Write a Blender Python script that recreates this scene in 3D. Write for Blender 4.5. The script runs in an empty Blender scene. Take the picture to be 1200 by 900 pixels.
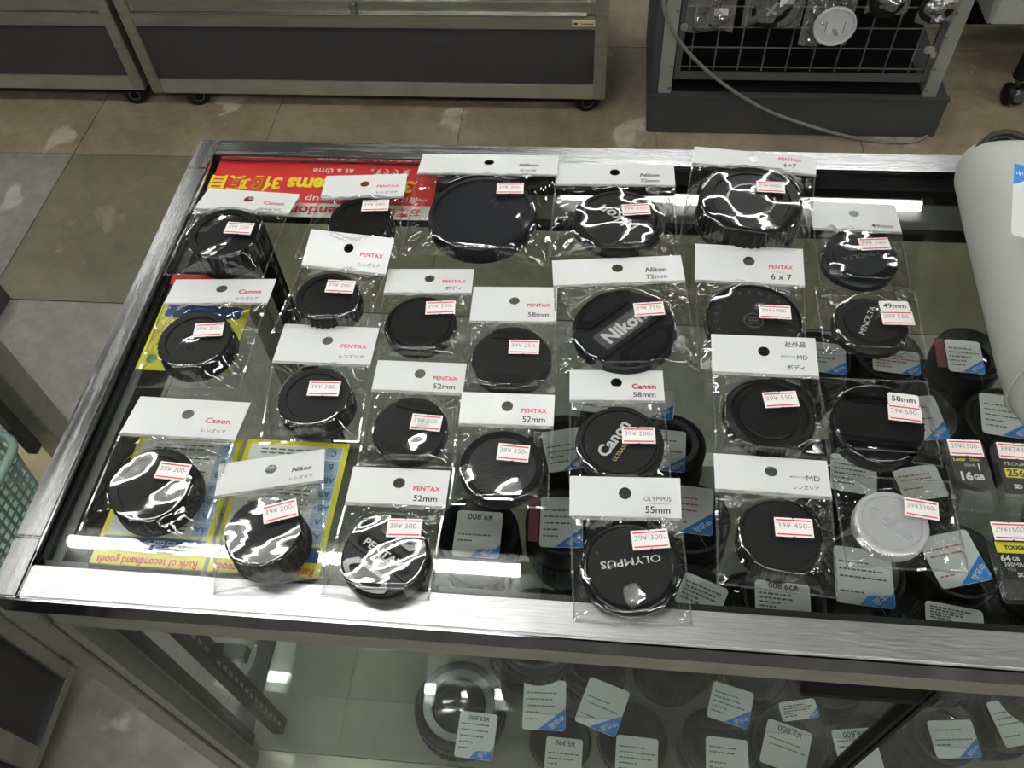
import bpy, bmesh, math, random
import numpy as np
from mathutils import Vector, Matrix

# ------------------------------------------------------------------ camera, world, exposure
sc = bpy.context.scene
COL = sc.collection
F, PIT, ROL, YAW, CAMZ, TOP = 1015.994, 0.940753, -0.080477, 0.155979, 1.3857, 0.9


def cam_axes():
    fw = np.array([-math.sin(YAW), math.cos(YAW), 0.0]); rt = np.array([math.cos(YAW), math.sin(YAW), 0.0]); up = np.array([0, 0, 1.0])
    f = fw * math.cos(PIT) - up * math.sin(PIT); u = fw * math.sin(PIT) + up * math.cos(PIT)
    return rt * math.cos(ROL) + u * math.sin(ROL), -rt * math.sin(ROL) + u * math.cos(ROL), f


AR, AU, AF = cam_axes()
cam_d = bpy.data.cameras.new('camera'); cam = bpy.data.objects.new('camera', cam_d); COL.objects.link(cam)
cam_d.sensor_fit = 'HORIZONTAL'; cam_d.sensor_width = 36.0; cam_d.lens = F / 1200 * 36.0; cam_d.clip_start = 0.02
cam.matrix_world = Matrix(((AR[0], AU[0], -AF[0], 0), (AR[1], AU[1], -AF[1], 0), (AR[2], AU[2], -AF[2], CAMZ), (0, 0, 0, 1)))
sc.camera = cam
sc.view_settings.view_transform = 'Standard'; sc.view_settings.look = 'None'
sc.view_settings.gamma = 1.0; sc.view_settings.use_curve_mapping = False
sc.view_settings.exposure = 0.05
TUBE_POWER = 40.0
w = bpy.data.worlds.new('world'); sc.world = w; w.use_nodes = True
w.node_tree.nodes['Background'].inputs[0].default_value = (0.5, 0.5, 0.5, 1); w.node_tree.nodes['Background'].inputs[1].default_value = 0.15
try:
    sc.cycles.transparent_max_bounces = 40; sc.cycles.max_bounces = 12; sc.cycles.glossy_bounces = 6
    sc.cycles.caustics_reflective = False; sc.cycles.caustics_refractive = False
except Exception:
    pass
CP = np.array([0, 0, CAMZ])


def ray(px, py): return AR * ((px - 600) / F) + AU * ((450 - py) / F) + AF
def TZ(px, py, z): d = ray(px, py); return CP + d * ((z - CAMZ) / d[2])
def TY(px, py, y): d = ray(px, py); return CP + d * (y / d[1])


# ------------------------------------------------------------------ materials
def lin(c): return tuple((v / 12.92 if v <= .04045 else ((v + .055) / 1.055) ** 2.4) for v in c)
def rgb(r, g, b): return lin((r / 255, g / 255, b / 255))
MATS = {}


def pmat(name, col, rough=.5, metal=0., coat=0., coat_rough=.1, bump=0., bscale=200., bdist=.001, stretch=None, vary=0., vscale=30., spec=.5, emis=0., coat_bump=0., wear=None):
    if name in MATS: return MATS[name]
    m = bpy.data.materials.new(name); m.use_nodes = True; nt = m.node_tree; b = nt.nodes['Principled BSDF']
    b.inputs['Base Color'].default_value = (*col, 1); b.inputs['Roughness'].default_value = rough; b.inputs['Metallic'].default_value = metal
    b.inputs['Specular IOR Level'].default_value = spec
    b.inputs['Coat Weight'].default_value = coat; b.inputs['Coat Roughness'].default_value = coat_rough
    tc = nt.nodes.new('ShaderNodeTexCoord'); mp = nt.nodes.new('ShaderNodeMapping'); nt.links.new(tc.outputs['Object'], mp.inputs['Vector'])
    if stretch: mp.inputs['Scale'].default_value = stretch
    if bump:
        n = nt.nodes.new('ShaderNodeTexNoise'); n.inputs['Scale'].default_value = bscale; n.inputs['Detail'].default_value = 3; nt.links.new(mp.outputs[0], n.inputs['Vector'])
        bn = nt.nodes.new('ShaderNodeBump'); bn.inputs['Strength'].default_value = bump; bn.inputs['Distance'].default_value = bdist
        nt.links.new(n.outputs['Fac'], bn.inputs['Height']); nt.links.new(bn.outputs[0], b.inputs['Normal'])
    if coat_bump:
        n = nt.nodes.new('ShaderNodeTexNoise'); n.inputs['Scale'].default_value = 38; n.inputs['Detail'].default_value = 1; nt.links.new(tc.outputs['Object'], n.inputs['Vector'])
        bn = nt.nodes.new('ShaderNodeBump'); bn.inputs['Strength'].default_value = coat_bump; bn.inputs['Distance'].default_value = .004
        nt.links.new(n.outputs['Fac'], bn.inputs['Height']); nt.links.new(bn.outputs[0], b.inputs['Coat Normal'])
    if vary:
        n = nt.nodes.new('ShaderNodeTexNoise'); n.inputs['Scale'].default_value = vscale; n.inputs['Detail'].default_value = 5; nt.links.new(mp.outputs[0], n.inputs['Vector'])
        r = nt.nodes.new('ShaderNodeMapRange'); r.inputs['From Min'].default_value = .3; r.inputs['From Max'].default_value = .7
        r.inputs['To Min'].default_value = 1 - vary; r.inputs['To Max'].default_value = 1 + vary; nt.links.new(n.outputs['Fac'], r.inputs['Value'])
        mx = nt.nodes.new('ShaderNodeVectorMath'); mx.operation = 'SCALE'; mx.inputs[0].default_value = col; nt.links.new(r.outputs[0], mx.inputs['Scale'])
        nt.links.new(mx.outputs[0], b.inputs['Base Color'])
    if wear:
        n = nt.nodes.new('ShaderNodeTexNoise'); n.inputs['Scale'].default_value = wear[0]; n.inputs['Detail'].default_value = 6; n.inputs['Roughness'].default_value = .65; nt.links.new(mp.outputs[0], n.inputs['Vector'])
        r = nt.nodes.new('ShaderNodeMapRange'); r.inputs['From Min'].default_value = .35; r.inputs['From Max'].default_value = .65
        r.inputs['To Min'].default_value = wear[1]; r.inputs['To Max'].default_value = wear[2]; nt.links.new(n.outputs['Fac'], r.inputs['Value']); nt.links.new(r.outputs[0], b.inputs['Roughness'])
    if emis: b.inputs['Emission Color'].default_value = (*col, 1); b.inputs['Emission Strength'].default_value = emis
    MATS[name] = m; return m


def clear_mat(name, tint, f0, rough, bump=0., bscale=300., bdist=.0006, haze=0., graze=1., crumple=False):
    m = bpy.data.materials.new(name); m.use_nodes = True; nt = m.node_tree; nt.nodes.clear()
    out = nt.nodes.new('ShaderNodeOutputMaterial'); tr = nt.nodes.new('ShaderNodeBsdfTransparent'); gl = nt.nodes.new('ShaderNodeBsdfGlossy')
    tr.inputs[0].default_value = (*tint, 1); gl.inputs['Roughness'].default_value = rough
    lw = nt.nodes.new('ShaderNodeLayerWeight'); lw.inputs['Blend'].default_value = .5
    pw = nt.nodes.new('ShaderNodeMath'); pw.operation = 'POWER'; pw.inputs[1].default_value = 5; nt.links.new(lw.outputs['Facing'], pw.inputs[0])
    ma = nt.nodes.new('ShaderNodeMath'); ma.operation = 'MULTIPLY_ADD'; ma.inputs[1].default_value = (1 - f0) * graze; ma.inputs[2].default_value = f0; nt.links.new(pw.outputs[0], ma.inputs[0])
    mx = nt.nodes.new('ShaderNodeMixShader'); nt.links.new(ma.outputs[0], mx.inputs[0])
    base = tr
    if haze:
        df = nt.nodes.new('ShaderNodeBsdfDiffuse'); df.inputs[0].default_value = (.8, .8, .8, 1); m2 = nt.nodes.new('ShaderNodeMixShader'); m2.inputs[0].default_value = haze
        nt.links.new(tr.outputs[0], m2.inputs[1]); nt.links.new(df.outputs[0], m2.inputs[2]); base = m2
    nt.links.new(base.outputs[0], mx.inputs[1]); nt.links.new(gl.outputs[0], mx.inputs[2]); nt.links.new(mx.outputs[0], out.inputs[0])
    if bump:
        tc = nt.nodes.new('ShaderNodeTexCoord'); n = nt.nodes.new('ShaderNodeTexNoise'); n.inputs['Scale'].default_value = bscale; n.inputs['Detail'].default_value = 2
        nt.links.new(tc.outputs['Object'], n.inputs['Vector']); bn = nt.nodes.new('ShaderNodeBump'); bn.inputs['Strength'].default_value = bump; bn.inputs['Distance'].default_value = bdist
        nt.links.new(n.outputs['Fac'], bn.inputs['Height']); nt.links.new(bn.outputs[0], gl.inputs['Normal'])
        if crumple:   # fine facets where the film hangs free (attribute stored on the mesh)
            at = nt.nodes.new('ShaderNodeAttribute'); at.attribute_name = 'crumple'; prev = bn
            for scl, dst in ((100, .0018),):
                vo = nt.nodes.new('ShaderNodeTexVoronoi'); vo.inputs['Scale'].default_value = scl; nt.links.new(tc.outputs['Object'], vo.inputs['Vector'])
                b2 = nt.nodes.new('ShaderNodeBump'); b2.inputs['Distance'].default_value = dst; nt.links.new(at.outputs['Fac'], b2.inputs['Strength']); nt.links.new(vo.outputs['Distance'], b2.inputs['Height'])
                nt.links.new(prev.outputs[0], b2.inputs['Normal']); prev = b2
            nt.links.new(prev.outputs[0], gl.inputs['Normal'])
    MATS[name] = m; return m


def concrete(name, c1, c2, c3, rough=.35):
    m = bpy.data.materials.new(name); m.use_nodes = True; nt = m.node_tree; b = nt.nodes['Principled BSDF']
    geo = nt.nodes.new('ShaderNodeNewGeometry')
    n1 = nt.nodes.new('ShaderNodeTexNoise'); n1.inputs['Scale'].default_value = 3.2; n1.inputs['Detail'].default_value = 8; n1.inputs['Roughness'].default_value = .62
    n2 = nt.nodes.new('ShaderNodeTexNoise'); n2.inputs['Scale'].default_value = 26; n2.inputs['Detail'].default_value = 6; n2.inputs['Roughness'].default_value = .7
    n3 = nt.nodes.new('ShaderNodeTexNoise'); n3.inputs['Scale'].default_value = 4.5; n3.inputs['Detail'].default_value = 10; n3.inputs['Distortion'].default_value = .5
    for n in (n1, n2, n3): nt.links.new(geo.outputs['Position'], n.inputs['Vector'])
    r1 = nt.nodes.new('ShaderNodeValToRGB'); r1.color_ramp.elements[0].position = .34; r1.color_ramp.elements[1].position = .68
    r1.color_ramp.elements[0].color = (*c1, 1); r1.color_ramp.elements[1].color = (*c2, 1); nt.links.new(n1.outputs['Fac'], r1.inputs[0])
    r3 = nt.nodes.new('ShaderNodeValToRGB'); r3.color_ramp.elements[0].position = .63; r3.color_ramp.elements[1].position = .66
    r3.color_ramp.elements[0].color = (0, 0, 0, 1); r3.color_ramp.elements[1].color = (1, 1, 1, 1); nt.links.new(n3.outputs['Fac'], r3.inputs[0])
    mx = nt.nodes.new('ShaderNodeMix'); mx.data_type = 'RGBA'; nt.links.new(r3.outputs[0], mx.inputs['Factor']); nt.links.new(r1.outputs[0], mx.inputs['A']); mx.inputs['B'].default_value = (*c3, 1)
    r2 = nt.nodes.new('ShaderNodeMapRange'); r2.inputs['From Min'].default_value = .25; r2.inputs['From Max'].default_value = .75; r2.inputs['To Min'].default_value = .72; r2.inputs['To Max'].default_value = 1.22
    nt.links.new(n2.outputs['Fac'], r2.inputs['Value'])
    vm = nt.nodes.new('ShaderNodeVectorMath'); vm.operation = 'SCALE'; nt.links.new(mx.outputs['Result'], vm.inputs[0]); nt.links.new(r2.outputs[0], vm.inputs['Scale'])
    nt.links.new(vm.outputs[0], b.inputs['Base Color'])
    rr = nt.nodes.new('ShaderNodeMapRange'); rr.inputs['To Min'].default_value = rough - .1; rr.inputs['To Max'].default_value = rough + .25; nt.links.new(n1.outputs['Fac'], rr.inputs['Value']); nt.links.new(rr.outputs[0], b.inputs['Roughness'])
    bn = nt.nodes.new('ShaderNodeBump'); bn.inputs['Strength'].default_value = .12; bn.inputs['Distance'].default_value = .004; nt.links.new(n2.outputs['Fac'], bn.inputs['Height']); nt.links.new(bn.outputs[0], b.inputs['Normal'])
    MATS[name] = m; return m


M = MATS
pmat('chrome_x', (.54, .54, .54), .4, 1., bump=.35, bscale=70, bdist=.00005, stretch=(1, 30, 30), vary=.2, vscale=40, wear=(60, .30, .54))
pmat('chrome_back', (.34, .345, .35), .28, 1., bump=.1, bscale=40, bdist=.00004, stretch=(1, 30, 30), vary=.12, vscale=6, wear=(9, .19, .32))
pmat('hairline_y', (.24, .24, .24), .24, 1., bump=.1, bscale=120, bdist=.00002, stretch=(16, 1, 16), vary=.25, vscale=9, wear=(14, .16, .32))
pmat('dark_reflection', (.13, .13, .15), .1, 1., vary=.3, vscale=5)  # dark tint paints in the dim reflection on the front rail face
pmat('trim_grey', rgb(86, 86, 82), .5)
pmat('chrome_edge', (.55, .55, .56), .12, 1.)
pmat('steel', rgb(166, 166, 152), .36, .8, bump=.2, bscale=25, bdist=.0006, stretch=(1, 1, 6), vary=.12, vscale=9)
pmat('steel_light', rgb(186, 186, 174), .4, .8, vary=.1, vscale=14)
pmat('panel_dark', rgb(60, 59, 61), .55, vary=.05, spec=.3)
pmat('plinth_grey', rgb(64, 65, 66), .5, vary=.1, vscale=12)
pmat('rack_grey', rgb(150, 152, 140), .5, .2)
pmat('wire_grey', rgb(100, 102, 100), .45, .4)
pmat('black', (.004, .004, .004), .6, spec=.2)
pmat('rubber', (.009, .009, .009), .5, spec=.25)
pmat('gasket', (.02, .02, .02), .35)
for i, (c, r) in enumerate([(.006, .42), (.009, .5), (.005, .3), (.012, .55), (.007, .36)]):
    pmat(f'plastic{i}', (c, c, c * 1.04), r, bump=.15, bscale=900, bdist=.0002, spec=.22)
pmat('plastic_gloss', (.01, .01, .011), .12)
pmat('plastic_blue', (.005, .006, .009), .38, bump=.15, bscale=900, bdist=.0002, spec=.25)
pmat('leather', (.02, .02, .021), .42, bump=.9, bscale=260, bdist=.0016, stretch=(1, 4, 1))
pmat('emboss', (.003, .003, .003), .45, spec=.15)
pmat('emboss_light', (.06, .06, .062), .35)
pmat('cap_print', rgb(205, 207, 205), .5)
pmat('cap_gold', rgb(190, 170, 110), .5)
pmat('aluminium', rgb(212, 213, 215), .38, .35, bump=.3, bscale=1200, bdist=.0002)
pmat('header', rgb(214, 216, 214), .5, coat=.22, coat_rough=.12, coat_bump=.3)
pmat('seal', rgb(150, 150, 146), .3, bump=1., bscale=900, bdist=.0006)
pmat('sticker', rgb(236, 232, 228), .5)
pmat('sticker_red', rgb(206, 60, 62), .5)
pmat('print_grey', rgb(120, 120, 124), .6)
pmat('print_black', rgb(28, 28, 30), .6)
pmat('print_red', rgb(205, 40, 45), .6)
pmat('print_darkred', rgb(178, 38, 46), .6)
pmat('print_navy', rgb(42, 34, 90), .6)
pmat('print_orange', rgb(214, 140, 60), .6)
pmat('tag_white', rgb(208, 210, 206), .45)
pmat('tag_blue', rgb(40, 120, 196), .45)
pmat('tag_print', rgb(96, 96, 98), .6)
pmat('tag_darkred', rgb(118, 52, 52), .5)
pmat('tag_redprint', rgb(170, 96, 92), .6)
pmat('sign_red', rgb(206, 36, 38), .5)
pmat('sign_white', rgb(226, 224, 218), .5)
pmat('sign_yellow', rgb(240, 212, 40), .5)
pmat('sign_yellow2', rgb(220, 208, 40), .5)
pmat('sign_lightblue', rgb(168, 194, 220), .5)
pmat('sign_blue', rgb(46, 84, 150), .5)
pmat('sign_green', rgb(90, 150, 110), .5)
pmat('pouch', rgb(190, 192, 182), .55, bump=.25, bscale=14, bdist=.01, vary=.03, vscale=8)
pmat('cord', (.01, .01, .01), .4)
pmat('cable_grey', rgb(120, 120, 114), .5)
pmat('basket', rgb(142, 172, 158), .45)
pmat('deck', rgb(122, 124, 106), .45, vary=.12, vscale=7, bump=.1, bscale=60)
pmat('desk_grey', rgb(150, 153, 146), .5)
pmat('desk_white', rgb(172, 175, 168), .5)
pmat('lid_white', rgb(196, 200, 202), .4)
pmat('wall', rgb(120, 120, 114), .8)
pmat('ceiling', rgb(62, 62, 60), .8)
pmat('fixture', rgb(225, 226, 224), .5)
pmat('tube_glow', (1., 1., .97), .5, emis=TUBE_POWER)
pmat('lens_black', (.006, .006, .006), .35, spec=.25)
pmat('lens_ring', rgb(120, 122, 122), .3, .9)
pmat('lens_glass', (.012, .014, .02), .05, coat=1., coat_rough=.02)
pmat('ivory', rgb(200, 190, 150), .5)
clear_mat('glass', (.95, .97, .955), .04, .004)
clear_mat('door_glass', (.93, .96, .945), .03, .004, graze=.42)
clear_mat('film', (.965, .97, .965), .13, .05, bump=.1, bscale=55, bdist=.0012, haze=.004, crumple=True)
clear_mat('film_crinkle', (.9, .9, .9), .3, .12, bump=.4, bscale=60, bdist=.003, haze=.16)
clear_mat('seam', (.9, .9, .9), .2, .1, haze=.12)
clear_mat('clear_plastic', (.9, .92, .91), .09, .03, haze=.03)
concrete('floor_beige', rgb(122, 112, 90), rgb(158, 148, 123), rgb(186, 178, 158), .42)
concrete('floor_green', rgb(94, 91, 70), rgb(116, 112, 90), rgb(132, 127, 106), .3)
concrete('floor_grey', rgb(112, 108, 98), rgb(140, 136, 126), rgb(164, 160, 148), .36)

# ------------------------------------------------------------------ mesh helpers (world coordinates in, origin of the thing subtracted)
ORG = {}


def thing(name, loc, label, cat, group=None, kind=None):
    o = bpy.data.objects.new(name, None); COL.objects.link(o); o.location = loc; o.empty_display_size = .02
    o['label'] = label; o['category'] = cat
    if group: o['group'] = group
    if kind: o['kind'] = kind
    ORG[o.name] = np.array(loc, float); return o


def vf(verts, faces): return np.asarray(verts, float).reshape(-1, 3), [tuple(f) for f in faces]


def join(*parts):
    V, Fs, n = [], [], 0
    for v, f in parts:
        V.append(v); Fs += [tuple(i + n for i in q) for q in f]; n += len(v)
    return np.vstack(V), Fs


def box(x0, x1, y0, y1, z0, z1):
    v = [(x, y, z) for z in (z0, z1) for y in (y0, y1) for x in (x0, x1)]
    return vf(v, [(0, 2, 3, 1), (4, 5, 7, 6), (0, 1, 5, 4), (2, 6, 7, 3), (0, 4, 6, 2), (1, 3, 7, 5)])


def obj(name, g, mat, parent=None, smooth=None, bevel=0, org=None, loc0=None):
    v, f = g
    if parent is not None: o0 = ORG[parent.name]
    elif loc0 is not None: o0 = np.array(loc0, float)
    else: o0 = np.zeros(3)
    me = bpy.data.meshes.new(name); me.from_pydata((v - o0).tolist(), [], f); me.update()
    if bevel:
        bm = bmesh.new(); bm.from_mesh(me); bmesh.ops.recalc_face_normals(bm, faces=bm.faces)
        bmesh.ops.bevel(bm, geom=list(bm.edges), offset=bevel, segments=2, affect='EDGES', clamp_overlap=True); bm.to_mesh(me); bm.free()
        smooth = 40 if smooth is None else smooth
    if smooth is not None:
        for p in me.polygons: p.use_smooth = True
        me.set_sharp_from_angle(angle=math.radians(smooth))
    me.materials.append(M[mat] if isinstance(mat, str) else mat)
    o = bpy.data.objects.new(name, me); COL.objects.link(o)
    if parent is not None: o.parent = parent
    else: o.location = o0
    ORG[o.name] = o0; return o


def struct(name, g, mat, parent=None, **k):
    o = obj(name, g, mat, parent, **k)
    if parent is None: o['kind'] = 'structure'
    return o


def lathe(prof, seg=64, c=(0, 0, 0), scal=None, phase=0.):
    """prof: (r, z[, scallop weight]) from the axis outwards; scal=(n, depth)"""
    V, Fs = [], []
    a = np.arange(seg) * 2 * math.pi / seg + phase
    rows = []
    for p in prof:
        r, z = p[0], p[1]; wgt = p[2] if len(p) > 2 else 0
        if r < 1e-7: rows.append([len(V)]); V.append((c[0], c[1], c[2] + z)); continue
        rr = np.full(seg, r)
        if scal and wgt: rr = r - scal[1] * wgt * (0.5 - 0.5 * np.cos(a * scal[0])) ** .6
        rows.append(list(range(len(V), len(V) + seg)))
        V += [(c[0] + rr[i] * math.cos(a[i]), c[1] + rr[i] * math.sin(a[i]), c[2] + z) for i in range(seg)]
    for A, B in zip(rows, rows[1:]):
        for i in range(seg):
            j = (i + 1) % seg
            if len(A) == 1: Fs.append((A[0], B[i], B[j]))
            elif len(B) == 1: Fs.append((A[i], B[0], A[j]))
            else: Fs.append((A[i], B[i], B[j], A[j]))
    return vf(V, Fs)


def xf(g, rot=None, loc=(0, 0, 0)):
    v, f = g
    if rot is not None: v = v @ np.array(rot).T
    return v + np.array(loc), f


def rotz(t): c, s = math.cos(t), math.sin(t); return np.array([[c, -s, 0], [s, c, 0], [0, 0, 1]])
def rot_axis(axis, t): return np.array(Matrix.Rotation(t, 3, axis))


def tube(path, r, n=8, close=False, cap=True):
    P = [Vector(p) for p in path]; V, Fs = [], []
    up = None; N = len(P); rs = r if hasattr(r, '__len__') else [r] * N
    for i, p in enumerate(P):
        if close: t = (P[(i + 1) % N] - P[i - 1]).normalized()
        else: t = (P[min(i + 1, N - 1)] - P[max(i - 1, 0)]).normalized()
        if up is None: up = Vector((0, 0, 1)) if abs(t.z) < .9 else Vector((1, 0, 0))
        a = (up - t * up.dot(t)).normalized(); b = t.cross(a); up = a
        V += [tuple(p + (a * math.cos(k * 2 * math.pi / n) + b * math.sin(k * 2 * math.pi / n)) * rs[i]) for k in range(n)]
    for i in range(N if close else N - 1):
        for k in range(n):
            j = (i + 1) % N; Fs.append((i * n + k, i * n + (k + 1) % n, j * n + (k + 1) % n, j * n + k))
    if cap and not close: Fs += [tuple(range(n - 1, -1, -1)), tuple((N - 1) * n + k for k in range(n))]
    return vf(V, Fs)


def spline(pts, k=8):
    P = np.array(pts, float); out = []
    for i in range(len(P) - 1):
        p0, p1, p2, p3 = P[max(i - 1, 0)], P[i], P[i + 1], P[min(i + 2, len(P) - 1)]
        for t in np.linspace(0, 1, k, endpoint=False):
            out.append(.5 * ((2 * p1) + (-p0 + p2) * t + (2 * p0 - 5 * p1 + 4 * p2 - p3) * t * t + (-p0 + 3 * p1 - 3 * p2 + p3) * t ** 3))
    out.append(P[-1]); return np.array(out)


def prism(poly, z0, z1):
    n = len(poly); v = [(x, y, z0) for x, y in poly] + [(x, y, z1) for x, y in poly]
    return vf(v, [tuple(range(n - 1, -1, -1)), tuple(range(n, 2 * n))] + [(i, (i + 1) % n, n + (i + 1) % n, n + i) for i in range(n)])


def rrect(w, h, r, n=5, skip=()):
    out = []
    for k, (cx, cy, a0) in enumerate(((w / 2 - r, h / 2 - r, 0), (-w / 2 + r, h / 2 - r, 90), (-w / 2 + r, -h / 2 + r, 180), (w / 2 - r, -h / 2 + r, 270))):
        for i in range(n): a = math.radians(a0 + 90 * i / (n - 1)); out.append((cx + r * math.cos(a), cy + r * math.sin(a)))
    return out


class Frame:
    """a plane in space: origin, x axis, y axis"""
    def __init__(s, o, ex, ey):
        s.o = np.array(o, float); s.x = np.array(ex, float); s.x /= np.linalg.norm(s.x)
        ey = np.array(ey, float); ey = ey - s.x * (ey @ s.x); s.y = ey / np.linalg.norm(ey); s.n = np.cross(s.x, s.y)
    def put(s, g, dx=0, dy=0, dz=0, rot=0):
        v, f = g; v = v @ rotz(rot).T + np.array([dx, dy, dz]); return s.o + v[:, :1] * s.x + v[:, 1:2] * s.y + v[:, 2:3] * s.n, f


_tc = {}


def txt(s, w=None, h=None, bold=0., shear=0.):
    """flat lettering centred on the origin, fitted to width w and / or cap height h"""
    key = (s, bold, shear)
    if key not in _tc:
        c = bpy.data.curves.new('lettering', 'FONT'); c.body = s; c.resolution_u = 2; c.offset = bold; c.shear = shear
        o = bpy.data.objects.new('lettering', c); COL.objects.link(o)
        me = bpy.data.meshes.new_from_object(o.evaluated_get(bpy.context.evaluated_depsgraph_get()))
        v = np.array([p.co[:] for p in me.vertices]); f = [tuple(p.vertices) for p in me.polygons]
        bpy.data.objects.remove(o); bpy.data.curves.remove(c); bpy.data.meshes.remove(me)
        v[:, :2] -= (v[:, :2].min(0) + v[:, :2].max(0)) / 2; _tc[key] = (v, f)
    v, f = _tc[key]; sz = v[:, :2].max(0) - v[:, :2].min(0)
    sx = w / sz[0] if w else h / sz[1]; sy = h / sz[1] if h else sx
    return v * np.array([sx, sy, 1]), f


def mean_x(a, b): return (np.array(a) + np.array(b)) / 2


# ------------------------------------------------------------------ the room
RX0, RX1, RY0, RY1, CZ = -4.2, 4.4, -3.4, 5.2, 2.62
S = .4895
fl = struct('floor', box(RX0, RX1, RY0, RY1, -.06, -.004), 'floor_beige')
rnd = random.Random(3)
for i in range(-4, 5):
    for j in range(-4, 5):
        x0 = -.36 + i * S; y0 = 1.167 + j * S
        mt = 'floor_beige' if j >= 1 else ('floor_green' if (j == 0 and i >= -2) else 'floor_grey')
        g = box(x0 + .0015, x0 + S - .0015, y0 + .0015, y0 + S - .0015, -.004, rnd.uniform(-.0006, .0004))
        o = obj('concrete_slab', g, mt, fl)
struct('ceiling', box(RX0, RX1, RY0, RY1, CZ, CZ + .05), 'ceiling')
struct('wall_left', box(RX0 - .05, RX0, RY0, RY1, -.06, CZ + .05), 'wall'); struct('wall_right', box(RX1, RX1 + .05, RY0, RY1, -.06, CZ + .05), 'wall')
struct('wall_back', box(RX0, RX1, RY1, RY1 + .05, -.06, CZ + .05), 'wall'); struct('wall_front', box(RX0, RX1, RY0 - .05, RY0, -.06, CZ + .05), 'wall')


def fixture(x0, ys, where, L=1.2, z=2.39):
    yc = sum(ys) / len(ys); t = thing('ceiling_light', (x0 + L / 2, yc, CZ), f'fluorescent ceiling light {where}', 'ceiling light', 'fluorescent ceiling lights')
    hw = (max(ys) - min(ys)) / 2 + .05
    obj('housing', box(x0 - .03, x0 + L + .03, yc - .045, yc + .045, z + .03, z + .09), 'fixture', t, bevel=.006)
    obj('reflector', vf([(x, y, zz) for x in (x0 - .03, x0 + L + .03) for y, zz in ((yc - hw, z + .02), (yc - .045, z + .05), (yc + .045, z + .05), (yc + hw, z + .02))],
                        [(0, 1, 5, 4), (1, 2, 6, 5), (2, 3, 7, 6)]), 'fixture', t)
    for xr in (.2, .8): obj('hanger_rod', tube([(x0 + L * xr, yc, z + .09), (x0 + L * xr, yc, CZ)], .006), 'fixture', t)
    for y in ys:
        obj('tube', tube([(x0 + .02, y, z), (x0 + L - .02, y, z)], .0145, 12), 'tube_glow', t)
        for xx in (x0, x0 + L): obj('socket', box(xx - .012, xx + .02 if xx == x0 else xx + .012, y - .016, y + .016, z - .018, z + .045) if xx == x0 else box(xx - .02, xx + .012, y - .016, y + .016, z - .018, z + .045), 'fixture', t)


fixture(-1.332, (.866, .693), 'above the left half of the glass case')
fixture(-.153, (2.207,), 'above the back showcase and wire rack')
fixture(-2.75, (2.15, 2.32), 'above the far left showcase')
fixture(1.75, (.70, .87), 'to the right of the glass case')
fixture(-1.55, (-.78, -.61), 'unseen behind the viewer on the left')  # unseen rows behind the viewer, added for highlights on the bag film
fixture(.15, (-.78, -.61), 'unseen straight behind the viewer')
fixture(1.75, (-.78, -.61), 'unseen behind the viewer on the right')
fixture(-.6, (-1.98, -1.81), 'unseen in the second row behind the viewer')
fixture(2.2, (2.2, 2.37), 'at the far right')
fixture(-1.3, (3.75, 3.92), 'at the back of the room on the left')
fixture(1.1, (3.75, 3.92), 'at the back of the room on the right')
fixture(-3.4, (.7, .87), 'beyond the left aisle')


# ------------------------------------------------------------------ display cases on casters
def caster(t, x, y, z1, ang=0., r=.026):
    b = obj('caster', join(box(x - .02, x + .02, y - .02, y + .02, z1 - .006, z1), tube([(x, y, z1 - .006), (x, y, 2 * r - .004)], .009)), 'black', t)
    R = rotz(ang) @ rot_axis('X', math.pi / 2)
    prof = [(0, -.009), (.012, -.009), (.013, -.011), (r - .004, -.011), (r, -.008), (r, .008), (r - .004, .011), (.013, .011), (.012, .009), (0, .009)]
    obj('wheel', xf(lathe(prof, 28), R, (x, y, r)), 'rubber', t, smooth=35)
    ring = [(.0135 * math.cos(a), -.0125, .0135 * math.sin(a)) for a in np.linspace(0, 2 * math.pi, 20, endpoint=False)]
    obj('hub_ring', xf(tube(ring, .0013, 6, close=True), rotz(ang), (x, y, r)), 'lens_ring', t)


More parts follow.
